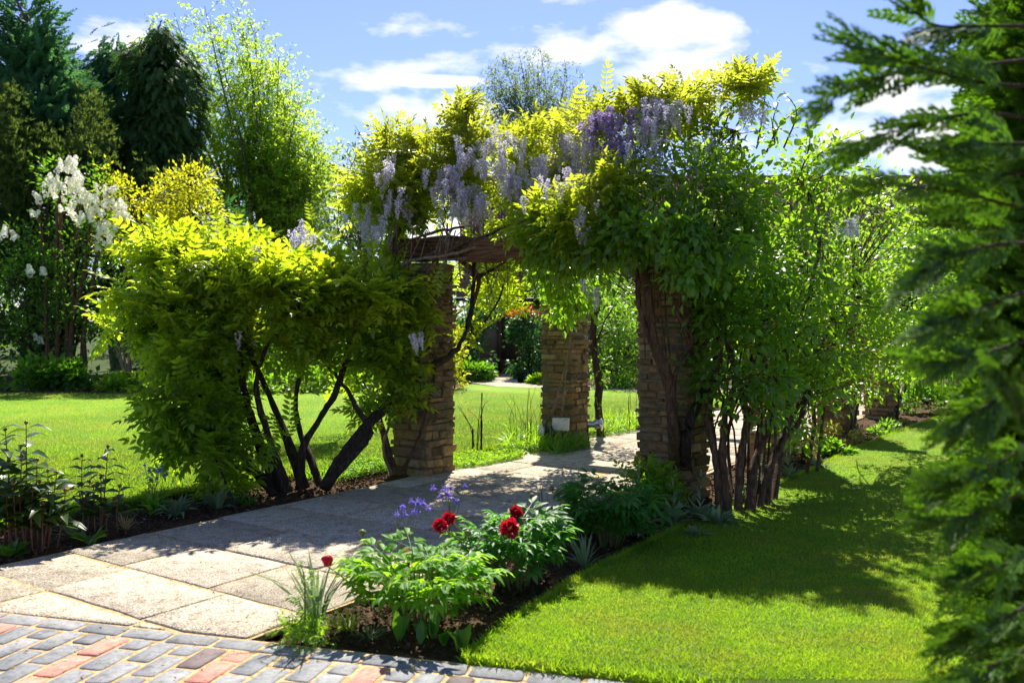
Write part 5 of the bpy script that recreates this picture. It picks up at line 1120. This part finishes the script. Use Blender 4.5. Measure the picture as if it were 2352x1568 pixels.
stemplant('tall leafy peony clump cut by the left edge of the view', gr(60, 1250), [(12, 990, 6.1), (60, 975, 6.1), (20, 1060, 6.1), (50, 1050, 6.0), (85, 1060, 6.0), (110, 1085, 6.0), (130, 1090, 6.0), (5, 1080, 6.1), (90, 1110, 6.), (60, 1090, 6.2), (125, 1140, 6.), (150, 1130, 6.), (30, 1110, 5.9), (-15, 1040, 6.1), (-30, 1080, 6.), (-60, 1060, 6.), (100, 1160, 5.9), (75, 1130, 5.9), (15, 1140, 5.9)], L_bronze, M_stem_red, .23, per=.06)
stemplant('dark bronze stemmed peony standing alone against the sunlit lawn', gr(225, 1228), [(188, 1050, 6.6), (248, 1030, 6.5), (215, 1120, 6.5), (205, 1110, 6.6), (232, 1100, 6.5), (275, 1120, 6.5), (262, 1150, 6.5), (180, 1115, 6.6), (195, 1150, 6.5), (240, 1150, 6.5)], L_bronze, M_stem_red, .165, per=.055)
def rosette(name, label, base, n, L_, mat, T, tilt=(.2, 1.2), cat='plant', group=None, sp=.03, pn='leaf'):
    t = thing(name, label, cat, base, group); a = R.uniform(0, 6.28, n); P = np.column_stack([base[0]+np.cos(a)*sp*R.uniform(0, 1, n), base[1]+np.sin(a)*sp*R.uniform(0, 1, n), np.full(n, -.015)]); el = R.uniform(tilt[0], tilt[1], n)
    F = np.column_stack([np.cos(a)*np.cos(el), np.sin(a)*np.cos(el), np.sin(el)]); up = np.column_stack([-np.cos(a)*np.sin(el), -np.sin(a)*np.sin(el), np.cos(el)])+R.normal(0, .2, (n, 3))
    leaves(t, T, mat, P, F, up, R.uniform(.65, 1.1, n)*L_, 'foliage', 300, label[:12]+'_leaf' if False else 'rosette_leaf_%s' % name); return t
T_lance = [tmpl([ovate(w=w, droop=d, wide=.5)]) for w, d in ((.2, .25), (.24, .1), (.18, .4))]
T_spat = [tmpl([ovate(w=w, droop=d, wide=.6)]) for w, d in ((.5, .15), (.42, .0), (.55, .3))]
T_strap = [tmpl([([(0, -.02, 0), (0, .02, 0), (.4, .022, .02), (.75, .016, -.03-.1*k), (1, 0, -.12-.25*k), (.75, -.016, -.03-.1*k), (.4, -.022, .02)], [(0, 1, 2, 6), (6, 2, 3, 5), (5, 3, 4)])]) for k in (0, .6, 1.2)]
where = ['at the foot of the nearest pier, left side', 'in front of the nearest pier, tall spike', 'between pier and brown stems', 'on the lawn edge under the brown stems', 'right of the brown stem bases', 'beside the second pier', 'in shade behind the third peony', 'lowest one on the lawn edge', 'farthest one by the golden shrub', 'tucked left of the twin stems']
for k, ((u, v), L_) in enumerate(zip([(1465, 1175), (1545, 1205), (1610, 1195), (1690, 1155), (1745, 1125), (1812, 1100), (1470, 1225), (1600, 1235), (1880, 1075), (1650, 1205)], [.17, .21, .19, .22, .21, .17, .15, .13, .16, .18])):
    t = rosette('silver_lambs_ear', 'felted silver green rosette '+where[k], 'x' and gr(u, v), 46, L_, L_silver, T_lance, (.15, 1.35), 'plant', 'silver leaved rosettes in the right bed')
    if k in (0, 1, 2, 4, 5):
        b = gr(u, v); n_ = 26; z_ = np.linspace(.02, .36, n_); a = R.uniform(0, 6.28, n_); leaves(t, T_lance, L_silver, np.column_stack([np.full(n_, b[0]), np.full(n_, b[1]), z_]), np.column_stack([np.cos(a), np.sin(a), np.full(n_, .9)]), np.column_stack([-np.cos(a), -np.sin(a), np.full(n_, 1.)]), (.14-.22*z_)*.9, 'flower_spike')
for k, (u, v, lab_) in enumerate([(405, 1180, 'grey green rosette before the wisteria shrub, larger'), (355, 1175, 'grey green rosette right of the dry tuft'), (500, 1165, 'grey green strappy rosette under the wisteria leaves'), (1000, 1500, 'x')][:3]): rosette('grey_rosette', lab_, gr(u, v), 30, .20, L_silver if k != 1 else L_mid, T_lance, (.3, 1.4), 'plant', 'grey green rosettes in the left bed')
rosette('primula', 'light green primula rosette on the left path edge', gr(205, 1240), 14, .17, L_cover, T_spat, (.1, .8)); rosette('dry_grass_tuft', 'straw coloured dead grass tuft in the left bed', gr(290, 1212), 40, .17, L_dry, T_strap, (.5, 1.4), 'plant')
rosette('blue_fescue', 'blue grey fescue tuft beside the tall peony', gr(165, 1225), 70, .14, L_silver, T_strap, (.4, 1.4)); rosette('corner_rosette', 'broad leaved rosette in the bottom left of the left bed', gr(20, 1272), 18, .16, L_mid, T_spat, (.2, 1.1))
rosette('iris_clump', 'strappy yellowing clump at the lawn edge beside the middle peony', gr(1345, 1295), 40, .26, L_silver, T_strap, (.5, 1.45)); rosette('chive_clump', 'upright blue green chive leaves at the path corner', gr(725, 1445), 26, .42, L_silver, T_strap, (1.1, 1.5))
for k, (u, v, s_, lab_) in enumerate([(965, 1478, .15, 'single upright oval leaf shoot, leftmost by the brick edge'), (990, 1465, .17, 'broad green leaf shoot in the bare soil, largest'), (1018, 1472, .13, 'narrow green leaf shoot next to the largest'), (1062, 1492, .13, 'yellow green leaf shoot nearest the lawn corner'), (915, 1468, .18, 'leaf shoot leaning left under the nearest peony')]):
    rosette('hosta_shoot', lab_, gr(u, v), (2, 3, 3, 5, 2)[k], s_, L_cover if k == 3 else L_lilac, T_spat, (1.0, 1.45), 'plant', 'leaf shoots pushing up by the brick edge')
rosette('grass_tuft', 'tuft of short blades between weed and peony', gr(800, 1440), 60, .16, L_grass, T_strap, (.4, 1.4)); rosette('grass_tuft', 'tuft of blades on the bare soil under the peony', gr(850, 1460), 40, .12, L_silver, T_strap, (.4, 1.4))
# feathery weed
wd = thing('feathery_weed', 'tall feathery light green weed at the path corner by the bricks', 'weed', gr(700, 1470)); b = gr(700, 1470); mb = MB(); mb.tube([b, b+(0, .0, .28), at(690, 1295, b[1])], [.006, .004, .002], 5, 4); mb.build('stem', M_stem, wd)
n_ = 30; z_ = np.linspace(.06, .36, n_); a = R.uniform(0, 6.28, n_); leaves(wd, T_pin, L_cover, np.column_stack([np.full(n_, b[0]), np.full(n_, b[1]), z_]), np.column_stack([np.cos(a), np.sin(a), np.full(n_, .5)]), np.column_stack([R.normal(0, .3, (n_, 2)), np.ones(n_)]), .10-.12*z_, 'upper_leaves', 30, 'weed_leaf')
P = np.array([gr(700+R.normal(0, 34), 1472+R.normal(0, 14)) for _ in range(260)]); P[:, 2] = R.uniform(0, .09, 260); leaves(wd, T_pin, L_cover, P, R.normal(0, 1, P.shape)+(0, 0, .8), R.normal(0, .4, P.shape)+(0, 0, 1), R.uniform(.03, .06, 260), 'low_leaves')
# columbines
def t_col(k):
    rr = np.random.default_rng(k+800); parts = []
    for i in range(5):
        a = i*1.2566; d = np.array((math.cos(a), math.sin(a), 0)); parts.append(ovate(d*.1, d+(0, 0, -.5), .75, .6, .1, .1)); parts.append(rhomb(d*.15+(0, 0, .1), d*.5+(0, 0, 1.), .8, .22)); parts.append(ovate(d*.05, d*.35+(0, 0, -1), .6, .7, .2))
    return tmpl(parts)
T_col = [t_col(0), t_col(1)]
def columbine(label, base, fl, Y, s_, drk=False):
    t = thing('columbine', label, 'flower plant', base); b = np.array(base); loc = np.array(t.location); ms_ = shared(T_col, P_col if not drk else P_pur, 'columbine_flower')
    for (u, v) in fl:
        p = at(u, v, Y+R.normal(0, .05)); mb = MB(); mb.tube([b+R.normal(0, .02, 3)*(1, 1, 0), b+(p-b)*.6+R.normal(0, .015, 3)+(0, 0, .04), p+(0, 0, .012)], [.0025, .002, .0015], 4, 5); mb.build('stem', M_stem, t)
        link('flower', ms_[int(R.integers(2))], t, mat4=Matrix.Translation(p-loc) @ Matrix.Rotation(R.normal(0, .5), 4, 'X') @ Matrix.Rotation(R.uniform(0, 6.28), 4, 'Z') @ Matrix.Scale(s_*R.uniform(.85, 1.15), 4))
    P = b+R.normal(0, .07, (24, 3))*(1, 1, 0)+np.column_stack([np.zeros((24, 2)), R.uniform(.03, .22, 24)]); leaves(t, T_tri, L_mid, P, R.normal(0, 1, P.shape), R.normal(0, .3, P.shape)+(0, 0, 1), R.uniform(.03, .06, 24), 'foliage')
columbine('blue violet columbine in bloom before the path, left flower head', gr(905, 1330), [(925, 1163), (930, 1180), (912, 1180), (960, 1152), (972, 1155), (958, 1170), (985, 1165), (950, 1175), (945, 1150)], 5.1, .034)
columbine('blue violet columbine in bloom before the path, taller right flower head', gr(1030, 1310), [(1020, 1122), (1035, 1118), (1028, 1130), (1012, 1138), (1035, 1140), (1068, 1114), (995, 1120), (1050, 1150)], 5.5, .034)
columbine('dark blue columbine at the left bed edge beside the wisteria shrub', gr(352, 1170), [(332, 1066), (342, 1078), (366, 1100 - 20), (372, 1068), (362, 1080), (378, 1088), (345, 1100), (340, 1132), (360, 1096)], 7.2, .032)
columbine('faded columbine with brown seed heads on the far side of the middle peony', gr(1255, 1240), [(1240, 1112), (1250, 1108), (1246, 1120), (1232, 1118)], 6.0, .012, True)
# ground covers and grasses
def cover(name, label, poly, n, h, mat, T, size, cat='ground cover', clump=0):
    poly = np.array([q[:2] for q in poly]); ctr = poly.mean(0); t = thing(name, label, cat, (ctr[0], ctr[1], 0)); lo, hi = poly.min(0), poly.max(0); P = R.uniform(lo, hi, (n*5, 2)); P = P[inside(poly, P)][:n]; m = len(P)
    hh = h*(.5+.5*np.clip(nz_at(P, 3.3, 2)+.6, 0, 1.4)); p = np.column_stack([P, hh*R.uniform(.1, 1, m)**.6-.02]); leaves(t, T, mat, p, R.normal(0, 1, p.shape)+(0, 0, .4), R.normal(0, .5, p.shape)+(0, 0, 1), R.uniform(size[0], size[1], m), 'foliage'); return t
cover('ground_cover', 'bright green mat of small leaves spilling onto the path right of the left pier', [gr(1035, 1080), gr(1120, 1068), (gr(1205, 1052)), gr(1180, 1040), gr(1100, 1048), gr(1030, 1050)], 9000, .10, L_cover, T_rh, (.018, .03))
cover('ground_cover', 'green tufted mat between the left pier and the wisteria shrub', [gr(790, 1105), gr(890, 1085), gr(905, 1060), gr(800, 1068)], 5000, .12, L_mid, T_rh, (.02, .035))
cover('grass_patch', 'tall soft grasses and seed heads left of the pier with the box', [gr(1165, 1045), gr(1290, 1035), gr(1290, 1005), gr(1170, 1010)], 2400, .14, L_cover, T_strap, (.12, .26), 'grass')
cover('grass_patch', 'green grasses round the foot of the middle pier', [gr(1270, 1048), gr(1350, 1030), gr(1350, 1010), gr(1270, 1010)], 1500, .1, L_mid, T_strap, (.1, .22), 'grass')
cover('grass_patch', 'sunlit grasses and yellow flowers just left of the nearest pier', [gr(1375, 1005), gr(1462, 990), gr(1462, 965), gr(1375, 975)], 2200, .12, L_cover, T_strap, (.1, .22), 'grass')
sg = thing('tall_grasses', 'thin tall grass stalks rising against the lawn between the two middle piers', 'grass', gr(1210, 1030)); mb = MB()
for _ in range(26):
    u0 = R.choice([1190, 1215, 1240, 1452])+R.normal(0, 9); l = R.uniform(60, 135); v0 = 1020 if u0 < 1400 else 985; mb.tube(px([(u0, v0, 10.8), (u0+R.normal(0, 4), v0-l*.6, 10.8), (u0+R.normal(-4, 12), v0-l, 10.8)]), [.004, .003, .002], 3, 3)
stuff(mb.build('stalks', M_stem, sg))
for (nm, lb, u, v, Y, ru, rv, mt, T, sz, c) in [
    ('golden_euonymus', 'golden variegated euonymus spread below the third right pier', 1925, 1003, 11.2, 60, 26, L_var, T_ov, (.03, .05), 300), ('golden_euonymus', 'small golden variegated mound at the second pier foot', 1865, 1045, 9.9, 22, 18, L_var, T_ov, (.03, .05), 120),
    ('golden_euonymus', 'golden mound beside the last right pier', 2075, 985, 13.3, 22, 20, L_var, T_ov, (.035, .05), 120),
    ('phlox_clump', 'pointed fresh green clump on the soil before the golden euonymus', 1922, 1035, 10.3, 34, 28, L_mid, T_rh, (.07, .11), 120), ('green_mound', 'soft green mound at the lawn edge near the last right pier', 2035, 990, 12.4, 36, 24, L_mid, T_rh, (.05, .08), 160),
    ('low_hedge_plant', 'dark leafy border plants where the right bed ends', 2130, 925, 15.2, 60, 34, L_lilac, T_rh, (.06, .1), 300), ('low_hedge_plant', 'pale leaved bushy plant at the very end of the right bed', 2190, 915, 16.2, 30, 24, L_mid, T_rh, (.06, .1), 160),
    ('fern', 'bright fern like leaves at the left foot of the nearest pier', 1500, 1125, 7.3, 46, 26, L_cover, T_pin, (.12, .2), 40), ('shade_plant', 'loose dark leaves between the pier and the third peony', 1380, 1200, 6.6, 60, 24, L_peonyd, T_rh, (.05, .09), 120),
    ('border_perennial', 'dark lush foliage clump in the far left border', 60, 870, 20.6, 100, 34, L_mid, T_ov, (.14, .24), 340), ('border_perennial', 'broad leaved clump under the lilac trunks', 170, 865, 20.4, 60, 26, L_lilac, T_ov, (.14, .24), 200), ('border_perennial', 'low sunlit ground plants left of the straight pale stems', 265, 880, 20.2, 60, 14, L_cover, T_rh, (.1, .16), 260), ('border_perennial', 'low sunlit plants right of the straight pale stems', 400, 885, 20.2, 80, 18, L_cover, T_rh, (.1, .16), 300),
    ('border_perennial', 'low leafy plants in the border seen between the wisteria stems', 640, 880, 20.2, 200, 22, L_mid, T_rh, (.1, .18), 700), ('border_perennial', 'low leafy plants in the border close to the left pier', 920, 880, 20.4, 100, 20, L_lilac, T_rh, (.1, .18), 360),
    ('door_plants', 'green ferns along the paving left of the door', 1085, 855, 23.5, 46, 16, L_lilac, T_rh, (.1, .16), 200), ('door_plants', 'bright green leaves at the foot of the red tipped bush', 1240, 875, 22.6, 26, 12, L_cover, T_rh, (.08, .13), 140), ('path_plants', 'low green plants beside the path beyond the nearest pier', 1420, 895, 21, 60, 22, L_lilac, T_rh, (.08, .14), 260),
    ('left_bed_plant', 'low seedlings in the shade of the wisteria stems', 760, 1100, 8.8, 60, 14, L_mid, T_rh, (.03, .05), 140), ('left_bed_plant', 'small leafy plants by the dark stems at the path edge', 545, 1165, 7.5, 40, 16, L_mid, T_rh, (.04, .06), 90)]:
    k = Y/2054; ctr = at(u, v, Y); bush(nm, lb, 'plant', (ctr[0], ctr[1], 0), [(u, v, Y, ru, rv, ru*k*.7)], c, 6, ru*k*.12, T, mt, sz, limbs=0, nt_=.15, lr=.02, shell=.4)

# ================================================================== NEAR CYPRESS AT THE RIGHT
nc = thing('near_cypress', 'out of focus cypress filling the right edge, its feathery sprays reaching left over the lawn', 'tree', (2.05, 2.6, 0))
mb = MB(); mb.tube([(2.05, 2.6, -.1), (2.03, 2.62, 1.2), (2.0, 2.6, 2.4), (1.95, 2.6, 3.6)], [.10, .085, .06, .03], 9, 6); mb.build('trunk', M_bark, nc, True)
FP = []; FF = []; FS = []; mb = MB()
def nearlimb(pts, r, nfr, fl, spread=.22):
    nfr = int(nfr*(.55 if pts[-1][1] < 440 else .75))
    P_ = np.array([at(*q) for q in pts]); mb.tube(P_, np.linspace(r, r*.25, len(P_)), 5, 5); Q = spline(P_, 12)
    for i in range(nfr):
        s_ = .25+.75*(i+.5)/nfr; j = min(int(s_*(len(Q)-1)), len(Q)-2); T_ = nrm(Q[j+1]-Q[j]); sg_ = 1 if i % 2 else -1
        side = nrm(np.cross(T_, (0, 0, 1.)))*sg_
        FP.append(Q[j]); FF.append(T_*1.1+side*R.uniform(-.1, .3)+np.array((0, 0, R.uniform(-.5, .5)))); FS.append(fl*(1.35-.5*s_)*R.uniform(.8, 1.25))
    FP.append(Q[-2]); FF.append(T_); FS.append(fl*.9)
for pts, nfr, fl in [
    ([(2420, 130, 2.5), (2250, 150, 2.3), (2050, 170, 2.15), (1900, 235, 2.0)], 30, .15), ([(2420, 60, 2.5), (2280, 60, 2.3), (2160, 60, 2.2), (2100, 30, 2.15)], 24, .14), ([(2420, 200, 2.4), (2260, 190, 2.2), (2100, 150, 2.1), (1980, 110, 2.05)], 26, .14),
    ([(2420, 280, 2.5), (2250, 260, 2.3), (2100, 290, 2.2), (1960, 330, 2.1)], 26, .13), ([(2420, 330, 2.4), (2300, 330, 2.2), (2200, 330, 2.1)], 22, .14), ([(2440, 480, 2.4), (2320, 470, 2.2), (2200, 440, 2.1), (2020, 420, 2.0)], 26, .13),
    ([(2440, 560, 2.4), (2300, 560, 2.1), (2190, 590, 2.0), (2110, 630, 1.9)], 24, .13), ([(2440, 640, 2.4), (2300, 690, 2.1), (2220, 720, 2.0), (2130, 750, 1.9)], 26, .13), ([(2440, 760, 2.4), (2330, 790, 2.1), (2230, 820, 2.0), (2150, 835, 1.95)], 26, .12),
    ([(2440, 860, 2.4), (2330, 900, 2.1), (2250, 940, 2.0), (2190, 980, 1.95)], 26, .12), ([(2440, 960, 2.4), (2330, 1040, 2.1), (2240, 1090, 2.0), (2160, 1110, 1.95)], 26, .12), ([(2440, 1080, 2.4), (2330, 1140, 2.1), (2240, 1180, 2.0), (2140, 1200, 1.95)], 26, .12),
    ([(2440, 1200, 2.4), (2340, 1280, 2.1), (2270, 1310, 2.0), (2220, 1330, 1.95)], 24, .12), ([(2440, 1320, 2.4), (2340, 1400, 2.1), (2270, 1440, 2.0), (2200, 1470, 1.95)], 24, .12), ([(2440, 1420, 2.4), (2340, 1500, 2.1), (2240, 1540, 2.0), (2170, 1580, 1.95)], 24, .12),
    ([(2440, 380, 2.6), (2320, 400, 2.5), (2240, 380, 2.4), (2150, 350, 2.4)], 22, .13), ([(2440, 520, 2.6), (2350, 530, 2.5), (2260, 520, 2.4), (2190, 500, 2.4)], 22, .13), ([(2440, 1130, 2.0), (2370, 1000, 1.8), (2300, 880, 1.7)], 20, .12)]:
    nearlimb(pts, .006, nfr, fl)
mb.build('branches', M_bark_dark, nc, True)
P, O = blobpts([(2370, 120, 2.7, 75, 180, .2), (2375, 420, 2.7, 75, 200, .2), (2350, 680, 2.7, 75, 150, .2), (2355, 900, 2.7, 75, 150, .2), (2365, 1130, 2.7, 70, 150, .2), (2355, 1400, 2.65, 80, 190, .2), (2430, 400, 2.7, 80, 420, .25), (2430, 1100, 2.7, 80, 450, .25), (2370, 500, 2.95, 70, 520, .2, 2), (2370, 1250, 2.95, 70, 420, .2, 2)], 3400, .2, .1)
P3, O3 = blobpts([(2400, 300, 3.3, 95, 420, .2), (2400, 1000, 3.3, 100, 520, .2), (2400, 1450, 3.2, 100, 200, .2)], 1700, .2, 0); P = np.concatenate([P, P3])  # extra rear fronds, added to block back light and darken the right band
FP += list(P); FF += list(np.array((-.8, -.3, .15))+R.normal(0, .5, P.shape)); FS += list(R.uniform(.10, .18, len(P)))
FP = np.array(FP); FF = np.array(FF); FS = np.array(FS)
leaves(nc, T_frb, L_fore, FP, FF, R.normal(0, .35, FP.shape)+(0, -1., .45), FS*1.1, 'foliage')
